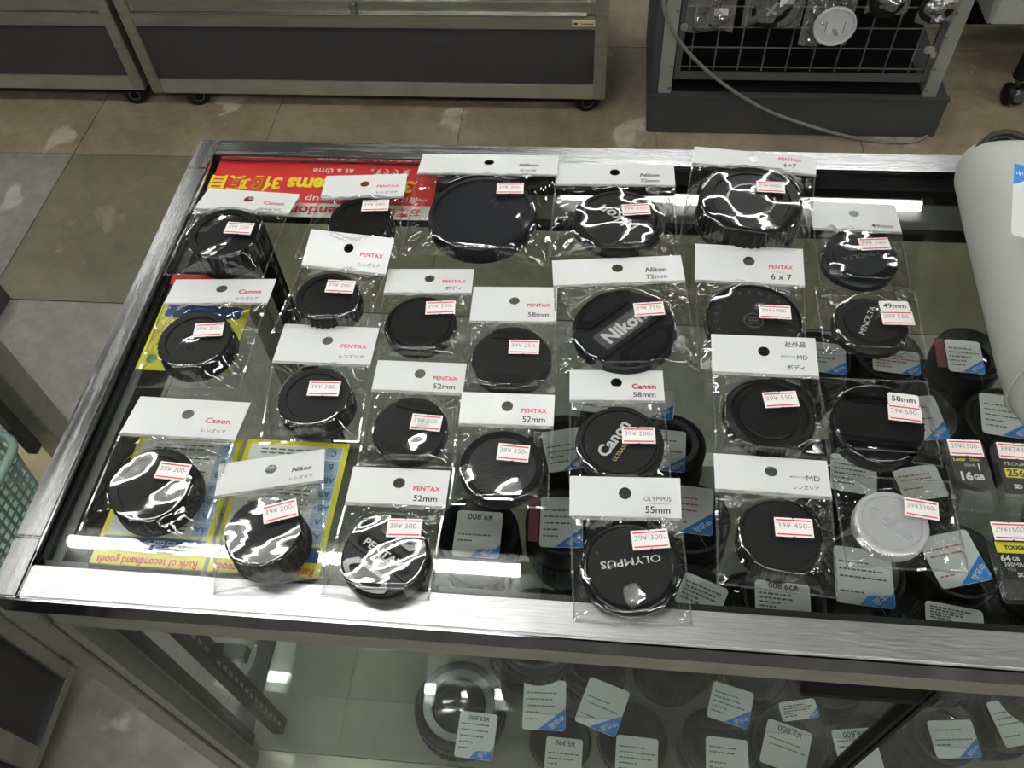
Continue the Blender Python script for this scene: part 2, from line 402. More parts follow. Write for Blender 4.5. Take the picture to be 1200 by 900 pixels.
def back_case(x0, x1, y0, y1, label, zb=.05, lean=0.):
    t = thing('display_case', ((x0 + x1) / 2, (y0 + y1) / 2, 0), label, 'display case', 'showcases standing on casters')
    P = .03
    for xa in (x0, x1 - P):
        for ya in (y0, y1 - P): obj('corner_post', box(xa, xa + P, ya, ya + P, zb, .9), 'steel', t, bevel=.0015)
    for ya, sgn in ((y0, 1), (y1 - P, -1)):
        obj('bottom_rail', box(x0 + P, x1 - P, ya + .001, ya + P, zb, zb + .039), 'steel_light', t, bevel=.001)
        obj('middle_rail', box(x0 + P, x1 - P, ya + .001, ya + P, .234, .266), 'steel', t, bevel=.001)
        obj('door_track', box(x0 + P, x1 - P, ya + .006, ya + P, .270, .300), 'steel', t, bevel=.001)
        obj('track_edge', box(x0 + P, x1 - P - .02, ya - .001, ya + .012, .266, .270), 'chrome_edge', t)
        obj('top_rail', box(x0 + P, x1 - P, ya, ya + P, .865, .9), 'chrome_x', t, bevel=.0015)
        yy = ya + (.008 if sgn > 0 else P - .012)
        obj('kick_panel', box(x0 + P, x1 - P, yy, yy + .004, zb + .039, .234), 'panel_dark', t)
        obj('glass_pane', box(x0 + P, x1 - P, ya + .012, ya + .017, .300, .865), 'glass', t)
    for xa in (x0, x1 - P):
        obj('side_rail', box(xa + .001, xa + P - .001, y0 + P, y1 - P, zb, zb + .039), 'steel_light', t)
        obj('side_rail', box(xa + .001, xa + P - .001, y0 + P, y1 - P, .234, .300), 'steel', t)
        obj('side_rail', box(xa + .001, xa + P - .001, y0 + P, y1 - P, .865, .9), 'hairline_y', t)
        obj('side_panel', box(xa + .012, xa + .016, y0 + P, y1 - P, zb + .039, .234), 'panel_dark', t)
        obj('side_glass', box(xa + .012, xa + .017, y0 + P, y1 - P, .300, .865), 'glass', t)
    obj('deck', box(x0 + P, x1 - P, y0 + P, y1 - P, .285, .297), 'deck', t)
    obj('top_glass', box(x0 + P, x1 - P, y0 + P, y1 - P, .893, .899), 'glass', t)
    obj('shelf_glass', box(x0 + .04, x1 - .04, y0 + .04, y1 - .04, .60, .606), 'glass', t)
    for xa, a in ((x0 + .11, .45), (x1 - .045, .2)):
        caster(t, xa, y0 + .022, zb, a, .03); caster(t, xa, y1 - .06, zb, a + .6, .03)
    return t


bc = back_case(-1.176, 0.0, 1.85, 2.29, 'wide steel showcase with dark kick panel behind the glass counter', .045)
obj('name_plate', box(-.083, -.030, 1.8485, 1.8512, .2435, .2585), 'ivory', bc, bevel=.0004)
obj('plate_print', join(box(-.062, -.034, 1.8480, 1.8486, .2495, .2515), prism([(-.078, 0), (-.070, 0), (-.0665, 0), (-.072, 0)], 0, 0) if False else box(-.079, -.070, 1.8480, 1.8486, .2485, .2530)), 'print_black', bc)
lk = obj('lock', xf(lathe([(0, .012), (.008, .012), (.009, .01), (.009, 0)], 20), rot_axis('X', math.pi / 2), (-.593, 1.852, .292)), 'chrome_edge', bc, smooth=40)
obj('lock_lever', box(-.598, -.588, 1.836, 1.842, .272, .292), 'chrome_edge', bc, bevel=.002)
for k, (xa, xb) in enumerate(((-.95, -.83), (-.72, -.56), (-.30, -.05))):
    pc = obj('price_card', box(xa, xb, 1.87, 1.8705, .302, .335), 'tag_white', None)
    pc['label'] = ['white price card in the back showcase, left one', 'white price card in the back showcase, middle one', 'wide white price card in the back showcase, right end'][k]; pc['category'] = 'price card'; pc['group'] = 'cards along the back showcase'
    obj('print', join(*[box(xa + .01 + q * .012, xa + .018 + q * .012, 1.8693, 1.8698, .306, .309) for q in range(int((xb - xa - .02) / .012))]), 'tag_print', pc)
back_case(-2.4, -1.194, 1.85, 2.29, 'steel showcase at the back left, cut by the frame edge', .052)

# showcase on the left aisle: its side faces the aisle
lc = thing('display_case', (-1.0, -.15, 0), 'low steel-framed showcase base with dark panel at bottom left', 'display case', 'showcases standing on casters')
X = -.79
obj('side_rail', box(X - .03, X, -.8, .371, .045, .064), 'steel', lc, bevel=.001)
obj('corner_post', box(X - .03, X, .350, .371, .064, .9), 'steel', lc, bevel=.001); obj('corner_post', box(X - .03, X, -.8, -.76, .083, .9), 'steel', lc, bevel=.001)
obj('corner_post', box(X - .4, X - .37, .341, .371, .045, .9), 'steel', lc, bevel=.001); obj('corner_post', box(X - .4, X - .37, -.8, -.77, .045, .9), 'steel', lc, bevel=.001)
obj('side_rail', box(X - .03, X, -.76, .331, .26, .30), 'steel', lc, bevel=.001)
obj('panel_divider', box(X - .028, X - .001, .215, .25, .064, .26), 'steel', lc, bevel=.001)
obj('side_panel', box(X - .014, X - .008, .25, .350, .064, .26), 'panel_dark', lc); obj('side_panel', box(X - .014, X - .008, -.76, .215, .064, .26), 'panel_dark', lc)
obj('panel_edge', box(X - .008, X + .001, .249, .350, .062, .066), 'chrome_edge', lc)
obj('end_panel', box(X - .37, X - .03, .352, .358, .083, .30), 'panel_dark', lc); obj('top', box(X - .4, X, -.8, .371, .30, .312), 'deck', lc)
for ya in (-.8, .341): obj('top_rail', box(X - .37, X - .03, ya, ya + .03, .87, .9), 'steel', lc)
for xa in (X - .4, X - .03): obj('top_rail', box(xa, xa + .03, -.77, .341, .87, .9), 'steel', lc)
obj('top_glass', box(X - .37, X - .03, -.77, .341, .892, .898), 'glass', lc)
caster(lc, X - .06, .31, .045, 1.2); caster(lc, X - .06, -.74, .045, 1.0); caster(lc, X - .35, .31, .045, 1.2); caster(lc, X - .35, -.74, .045, 1.0)

# glass case further along the left aisle
l2 = thing('display_case', (-1.05, .55, 0), 'glass case with grey corner post at the left frame edge, green basket inside', 'display case', 'showcases standing on casters')
obj('corner_post', box(-.86, -.82, .648, .688, .045, .9), 'steel', l2, bevel=.002)
obj('upright', box(-.858, -.842, .622, .640, .28, .9), 'gasket', l2, bevel=.001)
obj('corner_post', box(-1.28, -1.24, .648, .688, .045, .9), 'steel', l2, bevel=.002); obj('corner_post', box(-.86, -.82, .385, .41, .045, .9), 'steel', l2, bevel=.002); obj('corner_post', box(-1.28, -1.24, .385, .41, .045, .9), 'steel', l2, bevel=.002)
obj('deck', box(-1.27, -.83, .39, .68, .20, .215), 'ivory', l2)
obj('base_panel', box(-1.27, -.835, .39, .68, .05, .20), 'panel_dark', l2)
for ya in (.385, .658): obj('top_rail', box(-1.24, -.86, ya, ya + .025, .87, .9), 'steel', l2)
for xa in (-1.28, -.86): obj('top_rail', box(xa, xa + .04, .41, .648, .87, .9), 'steel', l2)
obj('top_glass', box(-1.24, -.86, .41, .658, .892, .898), 'glass', l2)
pl = obj('floor_plinth', box(-2.2, -1.285, 1.02, 1.17, 0, .05), 'plinth_grey', None, bevel=.003); pl['label'] = 'low dark plinth on the floor at the left frame edge'; pl['category'] = 'plinth'

# basket with openwork sides standing on that deck
bk = thing('plastic_basket', (-.955, .52, .215), 'pale green plastic basket with rectangular holes, at the left edge', 'basket')


def lattice(p0, p1, z0, z1, th, nx, nz, inset):
    """openwork wall from p0 to p1 (bottom), leaning out by inset at the top"""
    p0, p1 = np.array(p0), np.array(p1); d = (p1 - p0); L = np.linalg.norm(d); d = d / L; nrm = np.array([d[1], -d[0]]); parts = []
    def bar(a0, a1, b0, b1):
        q = []
        for b in (b0, b1):
            off = nrm * inset * (b - z0) / (z1 - z0)
            for a in (a0, a1):
                for s in (0, th): pt = p0 + d * a + off - nrm * s; q.append((pt[0], pt[1], b))
        parts.append(vf(q, [(0, 1, 3, 2), (4, 6, 7, 5), (0, 2, 6, 4), (1, 5, 7, 3), (0, 4, 5, 1), (2, 3, 7, 6)]))
    for i in range(nx + 1): a = (L - .005) * i / nx; bar(a, a + .005, z0, z1)
    for k in range(nz + 1): b = z0 + (z1 - z0 - .006) * k / nz; bar(0, L, b, b + .006)
    return join(*parts)


cor = [(-1.08, .43), (-.858, .43), (-.858, .598), (-1.08, .598)]
for k in range(4):
    a, b = cor[k], cor[(k + 1) % 4]; L = math.dist(a, b)
    obj('side_wall', lattice(a, b, .217, .335, .003, int(L / .014), 6, .018), 'basket', bk)
obj('rim', tube([(x, y, .338) for x, y in [(u - .969, v + .514) for u, v in rrect(.262, .208, .03)]], .007, 8, close=True), 'basket', bk, smooth=60)
obj('bottom', box(-1.08, -.858, .43, .598, .215, .219), 'basket', bk)

# ------------------------------------------------------------------ the glass counter in front
GX0, GX1, GY0, GY1 = -.371, .811, .174, .6045
gc = thing('glass_counter', ((GX0 + GX1) / 2, (GY0 + GY1) / 2, 0), 'steel-framed glass counter carrying the bagged lens caps', 'display case')
RW = .0215; XL = -.341
obj('top_rail', box(XL + .0006, GX1 - .03, GY0, GY0 + RW, .878, TOP), 'chrome_x', gc, bevel=.0012)
obj('top_rail', box(XL + .0006, GX1 - .03, GY1 - RW, GY1, .878, TOP), 'chrome_back', gc, bevel=.0012)
obj('dark_reflection_strip', box(GX0 + .012, GX1 - .012, GY0 - .0012, GY0 - .0001, .8785, .8985), 'dark_reflection', gc)  # dark strip stands in for what the rail's front face reflects
obj('top_rail', box(-.3595, XL, .2135, .5655, .878, TOP + .0003), 'hairline_y', gc, bevel=.0012)
obj('top_rail', box(GX1 - .03, GX1 - .0115, .2135, .5655, .878, TOP + .0003), 'hairline_y', gc, bevel=.0012)
for xa in (-.3595, GX1 - .03):
    obj('corner_piece', box(xa, xa + .0185, GY0, .213, .878, TOP), 'hairline_y', gc, bevel=.0012); obj('corner_piece', box(xa, xa + .0185, .566, GY1, .878, TOP), 'hairline_y', gc, bevel=.0012)
obj('rail_trim', box(XL + .001, GX1 - .032, GY1 - RW - .0022, GY1 - RW - .0002, .899, .9012), 'chrome_edge', gc); obj('rail_trim', box(XL + .0002, XL + .0018, GY0 + .03, GY1 - .03, .899, .9012), 'chrome_edge', gc)
obj('top_glass', box(XL + .001, GX1 - .031, GY0 + RW + .0003, GY1 - RW - .0025, .8945, .8995), 'glass', gc)
obj('gasket', box(XL + .0005, XL + .005, GY0 + RW, GY1 - RW, .880, .894), 'gasket', gc); obj('gasket', box(XL + .001, GX1 - .031, GY0 + RW + .0003, GY0 + RW + .006, .880, .894), 'gasket', gc)
obj('inner_rail', box(XL + .005, XL + .012, GY0 + .025, GY1 - .03, .855, .889), 'trim_grey', gc)
obj('gasket', box(XL + .001, GX1 - .031, GY1 - RW - .016, GY1 - RW - .0003, .878, .8925), 'black', gc)
obj('inner_rail', box(XL + .001, GX1 - .031, GY1 - RW - .018, GY1 - RW - .002, .852, .878), 'steel', gc)
obj('gasket', box(XL + .001, GX1 - .031, GY1 - RW - .018, GY1 - RW - .004, .838, .852), 'black', gc)
for ya, s in ((GY0 + .003, 1), (GY1 - .025, -1)):
    obj('upper_rail', box(GX0 + .03, GX1 - .03, ya, ya + .022, .845, .8775), 'steel', gc, bevel=.001)
    obj('lower_rail', box(GX0 + .03, GX1 - .03, ya, ya + .022, .385, .42), 'steel', gc, bevel=.001)
    obj('bottom_rail', box(GX0 + .03, GX1 - .03, ya, ya + .022, .05, .089), 'steel_light', gc, bevel=.001)
    obj('kick_panel', box(GX0 + .03, GX1 - .03, ya + .008, ya + .013, .089, .385), 'panel_dark', gc)
for xa in (GX0, GX1 - .0235):
    for ya in (GY0 + .002, GY1 - .0255): obj('corner_post', box(xa, xa + .0235, ya, ya + .0235, .05, .8775), 'steel', gc, bevel=.001)
    obj('side_glass', box(xa + .010, xa + .014, GY0 + .026, GY1 - .026, .42, .875), 'glass', gc)
    obj('side_rail', box(xa + .001, xa + .022, GY0 + .026, GY1 - .026, .05, .42), 'panel_dark', gc)
xm = (GX0 + GX1) / 2
for k, (xa, xb) in enumerate(((GX0 + .0255, xm - .002), (xm + .002, GX1 - .0255))):
    d = obj('sliding_door', box(xa + .010, xb - .002, GY0 + .012, GY0 + .016, .42, .846), 'door_glass', gc)
    obj('stile', box(xa, xa + .0105, GY0 + .004, GY0 + .022, .42, .846), 'steel', d) if k == 0 else obj('stile', box(xb - .0105, xb, GY0 + .004, GY0 + .022, .42, .846), 'steel', d)
    obj('edge_seal', box(xm - .0045, xm - .0012, GY0 + .008, GY0 + .018, .42, .835), 'black', d) if k == 0 else obj('edge_seal', box(xm + .0012, xm + .0045, GY0 + .008, GY0 + .018, .42, .835), 'black', d)
    obj('back_glass', box(xa, xb, GY1 - .018, GY1 - .014, .42, .846), 'glass', gc)
obj('door_pull', box(.142, .2165, GY0 + .004, GY0 + .012, .812, .821), 'black', gc, bevel=.001)
obj('side_lining', box(GX0 + .024, GX0 + .027, GY0 + .024, GY0 + .040, .42, .846), 'panel_dark', gc)
UPX = -.3255
for ya in (GY0 + .042, GY1 - .045):
    for xx in (UPX, GX1 - .0455 - .012):
        u = obj('shelf_upright', box(xx, xx + .012, ya, ya + .016, .42, .872), 'black', gc)
        sl = join(*[box(xx + .0118, xx + .0126, ya + .004, ya + .0075, .44 + .0165 * q, .449 + .0165 * q) for q in range(25)] + [box(xx - .0006, xx + .0002, ya + .009, ya + .0125, .44 + .0165 * q, .449 + .0165 * q) for q in range(25)])
        so = obj('slot_row', sl, 'deck', u); so['kind'] = 'stuff'
obj('deck', box(GX0 + .024, GX1 - .024, GY0 + .026, GY1 - .026, .395, .42), 'deck', gc)
SZ = .68
obj('shelf_glass', box(-.297, GX1 - .04, GY0 + .0125 + .004, GY1 - .04, SZ - .005, SZ), 'glass', gc)
for xx in (-.31, GX1 - .06):
    for ya in (.216, .54): obj('shelf_bracket', box(xx, xx + .03, ya, ya + .012, SZ - .018, SZ - .0055), 'black', gc)
for xa in (GX0 + .05, GX1 - .05):
    for ya in (GY0 + .05, GY1 - .05): caster(gc, xa, ya, .05, .4)

# ------------------------------------------------------------------ signs taped under the top glass (they read from the far side)
def sign(name, x0, x1, y0, y1, label, base, z=.8940):
    t = thing(name, ((x0 + x1) / 2, (y0 + y1) / 2, z), label, 'sign'); obj('sheet', box(x0, x1, y0, y1, z - .0004, z), base, t)
    return t, Frame(((x0 + x1) / 2, (y0 + y1) / 2, z), (-1, 0, 0), (0, -1, 0))


t, f = sign('attention_sign', -.3395, -.139, .5150, .5825, 'red and white sign with yellow lettering under the back left glass', 'sign_red')
W, H = .2005, .0675   # in the sign's own frame: x right, y up (upside down for the viewer)
obj('title_band', f.put(prism([(-W / 2, H / 2 - .0165), (W / 2, H / 2 - .0165), (W / 2, H / 2), (-W / 2, H / 2)], 0, .0002)), 'sign_white', t)
for s, x, y, w_, h_, m, b in (('お客様へ', -.072, .0263, .040, .011, 'sign_red', .01), ('Attention', -.012, .0263, .062, .0115, 'sign_red', .03), ('注意', .060, .0263, .026, .011, 'sign_red', .02),
                              ('一度にご覧は', -.072, .0105, .046, .0075, 'sign_white', .01), ('see up to', .000, .0105, .048, .008, 'sign_white', .012), ('一次最多可以看到', .066, .0105, .060, .0095, 'sign_white', .012),
                              ('3品', -.066, -.0055, .030, .018, 'sign_yellow', .035), ('3 items', .0, -.0055, .058, .018, 'sign_yellow', .04), ('3個項目', .066, -.0055, .064, .0195, 'sign_yellow', .035),
                              ('までです。', -.058, -.0235, .034, .0085, 'sign_white', .012), ('at a time', -.008, -.0235, .036, .0068, 'sign_white', .015)):
    obj('lettering', f.put(txt(s, w_, h_, b), x, y, .0004), m, t)


def rank_sign(x0, x1, y0, y1, label):
    t, f = sign('rank_sign', x0, x1, y0, y1, label, 'sign_yellow2'); W, H = x1 - x0, y1 - y0
    def r(xa, xb, ya, yb, lift=.0002): return f.put(prism([(xa, ya), (xb, ya), (xb, yb), (xa, yb)], 0, lift))
    obj('title_strip', r(-W / 2 + .003, W / 2 - .003, H / 2 - .0225, H / 2 - .0125), 'sign_blue', t)
    obj('title_print', f.put(txt('中古品ランク', W * .62, .0065, .01), 0, H / 2 - .0175, .0004), 'sign_white', t)
    obj('lettering', f.put(txt('Rank of secondhand goods', W - .008, .0075, .015), 0, H / 2 - .0065, .0004), 'print_red', t)
    obj('table_sheet', r(-W / 2 + .0035, W / 2 - .0035, -H / 2 + .0035, H / 2 - .0235), 'sign_white', t)
    n = 7; hh = (H - .0285) / n
    for k, s in enumerate(('AA', 'A', 'AB+', 'AB', 'AB-', 'B', 'C')):
        yk = H / 2 - .025 - hh * (k + .5)
        c = obj('rank_cell', r(-W / 2 + .0040, -W / 2 + .0145, yk - hh * .46, yk + hh * .46, .0003), 'sign_lightblue', t)
        obj('rank_letter', f.put(txt(s, None, .0042, .008), -W / 2 + .0092, yk, .0005), 'sign_blue', c)
        obj('print_line', f.put(join(*[prism([(-W / 2 + .019 + q * .006, yk + d), (-W / 2 + .0235 + q * .006, yk + d), (-W / 2 + .0235 + q * .006, yk + d + .0009), (-W / 2 + .019 + q * .006, yk + d + .0009)], 0, .0001) for q in range(7) for d in (-.002, .001)]), 0, 0, .0003), 'tag_print', t)


rank_sign(-.308, -.2345, .1985, .297, 'yellow framed rank chart under the glass, nearest the front left corner')
rank_sign(-.2315, -.1605, .1985, .298, 'yellow framed rank chart under the glass, right one with blue rank column')
t, f = sign('leaflet', -.332, -.262, .352, .4165, 'small yellow leaflet with a blue top strip by the left rail', 'sign_yellow2')
obj('blue_strip', f.put(prism(rrect(.060, .012, .003), 0, .0002), 0, -.024), 'sign_blue', t)
obj('green_emblem', f.put(lathe([(0, .0003), (.004, .0003), (.0042, 0)], 20), .026, .022), 'sign_green', t)
obj('print_line', f.put(join(*[prism([(-.025 + q * .009, y), (-.018 + q * .009, y), (-.018 + q * .009, y + .001), (-.025 + q * .009, y + .001)], 0, .0002) for q in range(6) for y in (-.012, -.008, -.004, 0, .004, .008)])), 'deck', t)
t2, f2 = sign('paper_strip', -.334, -.300, .436, .4465, 'thin red paper strip under the glass by the left rail', 'sign_red')


# ------------------------------------------------------------------ bags and lens caps
def fold_noise(P, seed, n, amp, scale):
    r = np.random.RandomState(seed); z = np.zeros(len(P)); lo, hi = P.min(0), P.max(0)
    for i in range(n):
        a = r.uniform(0, math.pi * 2); d = np.array([math.cos(a), math.sin(a)]); c = lo + (hi - lo) * r.uniform(0, 1, 2)
        q = (P - c) @ d; k = scale * r.uniform(.6, 1.6); z += amp * r.uniform(-1, 1) * (np.abs(((q / k) % 2) - 1) - .5)
    return z


def film_mesh(quad, cc, R, h, ztop, zbot, seed, n=68, crease=1.0):
    """film stretched over a cap: hull of the cap's top circle and the sealed outline, with creases. quad: BL, BR, TR, TL (xy)"""
    r = np.random.RandomState(seed)
    Q = np.array(quad); u = np.linspace(0, 1, n); U, V = np.meshgrid(u, u); U, V = U.ravel(), V.ravel()
    P = (Q[0][None] * ((1 - U) * (1 - V))[:, None] + Q[1][None] * (U * (1 - V))[:, None] + Q[2][None] * (U * V)[:, None] + Q[3][None] * ((1 - U) * V)[:, None])
    ang = np.linspace(0, 2 * math.pi, 180, endpoint=False); N = np.stack([np.cos(ang), np.sin(ang)], 1)
    hq = (N @ Q.T).max(1); hd = N @ cc + R; den = np.maximum(hq - hd, .0015)
    t = ((hq[None] - P @ N.T) / den[None]).min(1); t = np.clip(t, 0, 1)
    base = zbot + (ztop - zbot) * V
    d = P - cc; rr = np.hypot(d[:, 0], d[:, 1]); th = np.arctan2(d[:, 1], d[:, 0])
    sag = t ** 1.18
    z = base * (1 - sag) + (h + .0006) * sag
    free = 1 - np.clip((t - .9) / .1, 0, 1)
    # radial creases pulled from the rim to the sealed edges
    w_ = np.zeros(len(P))
    for k in range(24):
        a0 = r.uniform(-math.pi, math.pi); dd = (th - a0 + math.pi) % (2 * math.pi) - math.pi; wd = r.uniform(.035, .13)
        w_ += r.uniform(-.6, 1.) * np.clip(1 - np.abs(dd) / wd, 0, 1)
    z += crease * .0046 * w_ * free * np.clip(4 * t * (1 - t) + .1, 0, 1)
    edge = np.minimum(np.minimum(U, 1 - U), np.minimum(V, 1 - V)); em = np.clip(edge / .05, 0, 1)
    z += crease * fold_noise(P, seed + 7, 12, .0017, .017) * em * (.16 + .84 * free)
    z += crease * fold_noise(P, seed + 9, 7, .0009, .009) * em * free
    G = z.reshape(n, n); G2 = G.copy(); G2[1:-1, 1:-1] = (4 * G[1:-1, 1:-1] + 2 * (G[:-2, 1:-1] + G[2:, 1:-1] + G[1:-1, :-2] + G[1:-1, 2:]) + G[:-2, :-2] + G[2:, 2:] + G[:-2, 2:] + G[2:, :-2]) / 16; z = G2.ravel()
    on = np.clip((t - .85) / .15, 0, 1)
    ripple = .00055 * (1 + np.sin((P @ np.array([1, .45])) * 95 + seed) * np.sin((P @ np.array([-.3, 1])) * 70 + 2 * seed)) + .0003 * (1 + np.sin((P @ np.array([.8, -.7])) * 190 + seed * 3))
    z += on * ripple
    z = np.where(rr < R, np.maximum(z, h + .0004), z); z = np.maximum(z, .0006)
    Vv = np.column_stack([P, z + TOP]); Fs = [(j * n + i, j * n + i + 1, (j + 1) * n + i + 1, (j + 1) * n + i) for j in range(n - 1) for i in range(n - 1)]
    return (Vv, Fs), Vv.reshape(n, n, 3), free * em * .3


def card_with_hole(W, H, hx, hy, hr, th=.0005):
    bm = bmesh.new(); q = 8
    outer = [bm.verts.new((x, y, 0)) for x, y in ((-W / 2, -H / 2), (W / 2, -H / 2), (W / 2, H / 2), (-W / 2, H / 2))]
    inner = [bm.verts.new((hx + hr * math.cos(a), hy + hr * math.sin(a), 0)) for a in np.linspace(0, 2 * math.pi, 24, endpoint=False)]
    es = [bm.edges.new((L[i], L[(i + 1) % len(L)])) for L in (outer, inner) for i in range(len(L))]
    bmesh.ops.triangle_fill(bm, use_beauty=True, edges=es); bmesh.ops.recalc_face_normals(bm, faces=bm.faces)
    ret = bmesh.ops.extrude_face_region(bm, geom=list(bm.faces)); vs = [e for e in ret['geom'] if isinstance(e, bmesh.types.BMVert)]
    bmesh.ops.translate(bm, verts=vs, vec=(0, 0, th)); bmesh.ops.recalc_face_normals(bm, faces=bm.faces)
    bm.verts.index_update(); g = vf([v.co[:] for v in bm.verts], [tuple(v.index for v in f.verts) for f in bm.faces]); bm.free(); return g


def ring_text(s, R, a0, da, size):
    parts = []
    for k, ch in enumerate(s):
        if ch == ' ': continue
        a = math.radians(a0 - k * da); g = txt(ch, None, size); parts.append(xf(g, rotz(a - math.pi / 2), (R * math.cos(a), R * math.sin(a), 0)))
    return join(*parts)


def arc_pad(R, yc, half, depth, z0, z1):
    """segment-shaped pad: chord at yc, following the rim"""
    xs = np.linspace(-half, half, 9); top = [(x, math.sqrt(max(R * R - x * x, 0))) for x in xs[::-1]]
    return prism([(-half, yc), (half, yc)] + top, z0, z1)


def build_cap(t, kind, R, h, c, rot, mat):
    z = TOP + .0005; C3 = (c[0], c[1], z); Fm = Frame((c[0], c[1], z + h), (math.cos(rot), math.sin(rot), 0), (-math.sin(rot), math.cos(rot), 0))
    def L(prof, seg=96, scal=None): return lathe(prof, seg, C3, scal)
    def letter(name, s, w_, dx=0, dy=0, r=0., m='cap_print', bold=.02, hh=None, lift=.00025, shear=0.): obj(name, Fm.put(txt(s, w_, hh, bold, shear), dx, dy, lift, r), m, t)
    if kind in ('rear', 'rear_coarse', 'rear_fine', 'rear_big'):
        n, dp = {'rear': (36, .0011), 'rear_coarse': (26, .0014), 'rear_fine': (56, .0010), 'rear_big': (44, .0012)}[kind]
        obj('body', L([(.755 * R, h - .0012), (.765 * R, h), (.94 * R, h), (.985 * R, h - .0009, .6), (R, h - .0022, 1), (R, .0045, 1), (R * 1.02, .004), (R * 1.03, .003), (R * 1.03, 0), (R * .9, 0)], n * 4, (n, dp)), mat, t, smooth=38)
        obj('face_disc', L([(0, h - .0009), (.735 * R, h - .0009), (.755 * R, h - .0014)]), mat, t, smooth=30)
        if kind == 'rear_big':
            obj('bayonet_ring', Fm.put(lathe([(.42 * R, .0), (.43 * R, .0006), (.47 * R, .0006), (.48 * R, 0)], 48), 0, 0, -.0008), 'plastic_gloss', t, smooth=30)
    elif kind == 'rear_flat':
        n = 60
        obj('body', L([(.9 * R, h - .0006), (.915 * R, h - .0002), (.97 * R, h - .001), (R, h - .002, 1), (R, .001, 1), (R * .98, 0)], n * 4, (n, .0011)), mat, t, smooth=38)
        obj('face_disc', L([(0, h), (.885 * R, h), (.9 * R, h - .0006)]), mat, t, smooth=30)
    elif kind == 'body':
        obj('body', L([(.86 * R, h - .002), (.88 * R, h - .001), (.95 * R, h - .001), (R, h - .0035), (R, .001), (.97 * R, 0)]), mat, t, smooth=38)
        obj('face_disc', L([(0, h), (.80 * R, h), (.84 * R, h - .0008), (.86 * R, h - .002)]), mat, t, smooth=30)
    elif kind == 'body_knurl':
        n = 72
        obj('body', L([(.8 * R, h - .003), (.84 * R, h - .0012), (.92 * R, h - .0018), (.99 * R, h - .003, 1), (R, h - .0045, 1), (R, .001, 1), (.97 * R, 0)], n * 4, (n, .0010)), mat, t, smooth=36)
        obj('face_disc', L([(0, h - .0012), (.63 * R, h - .0012), (.655 * R, h - .0018), (.67 * R, h - .0032), (.8 * R, h - .003)]), mat, t, smooth=30)
    elif kind == 'tabs':
        obj('body', L([(.94 * R, h), (.975 * R, h - .0006), (R, h - .002), (R, .002), (.97 * R, 0)]), mat, t, smooth=38)
        obj('face_disc', L([(0, h), (.94 * R, h)]), mat, t)
        for s in (1, -1):
            g = arc_pad(R * .96, R * .60, R * .52, 0, -.0002, .0008); g = xf(g, rotz(0 if s > 0 else math.pi))
            p = obj('release_tab', Fm.put(g), 'plastic1', t)
            gr = join(box(-R * .555, R * .555, R * .565, R * .60, 0, .0009), box(-R * .555, -R * .52, R * .565, R * .80, 0, .0009), box(R * .52, R * .555, R * .565, R * .80, 0, .0009))
            obj('tab_groove', Fm.put(xf(gr, rotz(0 if s > 0 else math.pi))), 'black', p)
            obj('embossed_name', Fm.put(txt('PENTAX', R * .82, None, .02), 0, s * R * .73, .0011, 0 if s > 0 else math.pi), 'emboss', p)
    elif kind == 'ringed':
        obj('body', L([(.80 * R, h - .0018), (.815 * R, h - .0006), (.86 * R, h), (.875 * R, h - .0012), (.89 * R, h - .0012), (.905 * R, h - .0004), (.94 * R, h - .0006), (.95 * R, h - .0018), (.965 * R, h - .0018), (.98 * R, h - .0012), (R, h - .0022), (R, .001), (.97 * R, 0)]), mat, t, smooth=30)
        obj('leather_disc', L([(0, h - .0014), (.80 * R, h - .0014), (.80 * R, h - .002)]), 'leather', t)
    elif kind == 'slip':
        n = 90
        obj('body', L([(.86 * R, h - .0014), (.875 * R, h - .0002), (.93 * R, h), (.965 * R, h - .0008), (.985 * R, h - .003), (.985 * R, h - .0045), (R, h - .005, 1), (R, h - .009, 1), (.985 * R, h - .0095), (.985 * R, .001), (.97 * R, 0)], n * 3, (n, .0009)), mat, t, smooth=38)
        obj('face_disc', L([(0, h - .0014), (.86 * R, h - .0014)]), mat, t)
    elif kind == 'rim':       # recessed plate inside a broad rim
        obj('body', L([(.83 * R, h - .0012), (.845 * R, h - .0002), (.9 * R, h - .0003), (.92 * R, h - .0022), (.975 * R, h - .0026), (R, h - .004), (R, .0015), (.97 * R, 0)]), mat, t, smooth=32)
        obj('face_disc', L([(0, h - .0004), (.80 * R, h - .0004), (.815 * R, h - .001), (.83 * R, h - .0014)]), mat, t, smooth=25)
        for s in (.5, math.pi + .5):
            a = np.linspace(-.32, .32, 9); poly = [(R * 1.012 * math.cos(q + s + rot), R * 1.012 * math.sin(q + s + rot)) for q in a] + [(R * .93 * math.cos(q + s + rot), R * .93 * math.sin(q + s + rot)) for q in a[::-1]]
            obj('release_tab', xf(prism(poly, .001, h - .0024), None, C3), mat, t, bevel=.0004)
    elif kind == 'gloss_rim':
        obj('body', L([(.84 * R, h - .0006), (.86 * R, h - .0012), (.9 * R, h - .0010), (.95 * R, h - .0022), (.99 * R, h - .0045), (R, h - .006), (R, .001), (.97 * R, 0)]), 'plastic_gloss', t, smooth=50)
        obj('face_disc', L([(0, h), (.825 * R, h), (.84 * R, h - .0008)]), mat, t, smooth=25)
    elif kind == 'flat_ring':
        obj('body', L([(.92 * R, h - .0018), (.935 * R, h - .0002), (.96 * R, h), (.985 * R, h - .0006), (R, h - .002), (R, .001), (.97 * R, 0)]), 'plastic_gloss', t, smooth=38)
        obj('face_disc', L([(0, h - .0016), (.92 * R, h - .0016)]), mat, t)
        obj('embossed_ring_text', Fm.put(ring_text('ASAHI PENTAX 6X7', R * .78, 200, 15.5, .0036), 0, 0, -.0014), 'emboss_light', t)
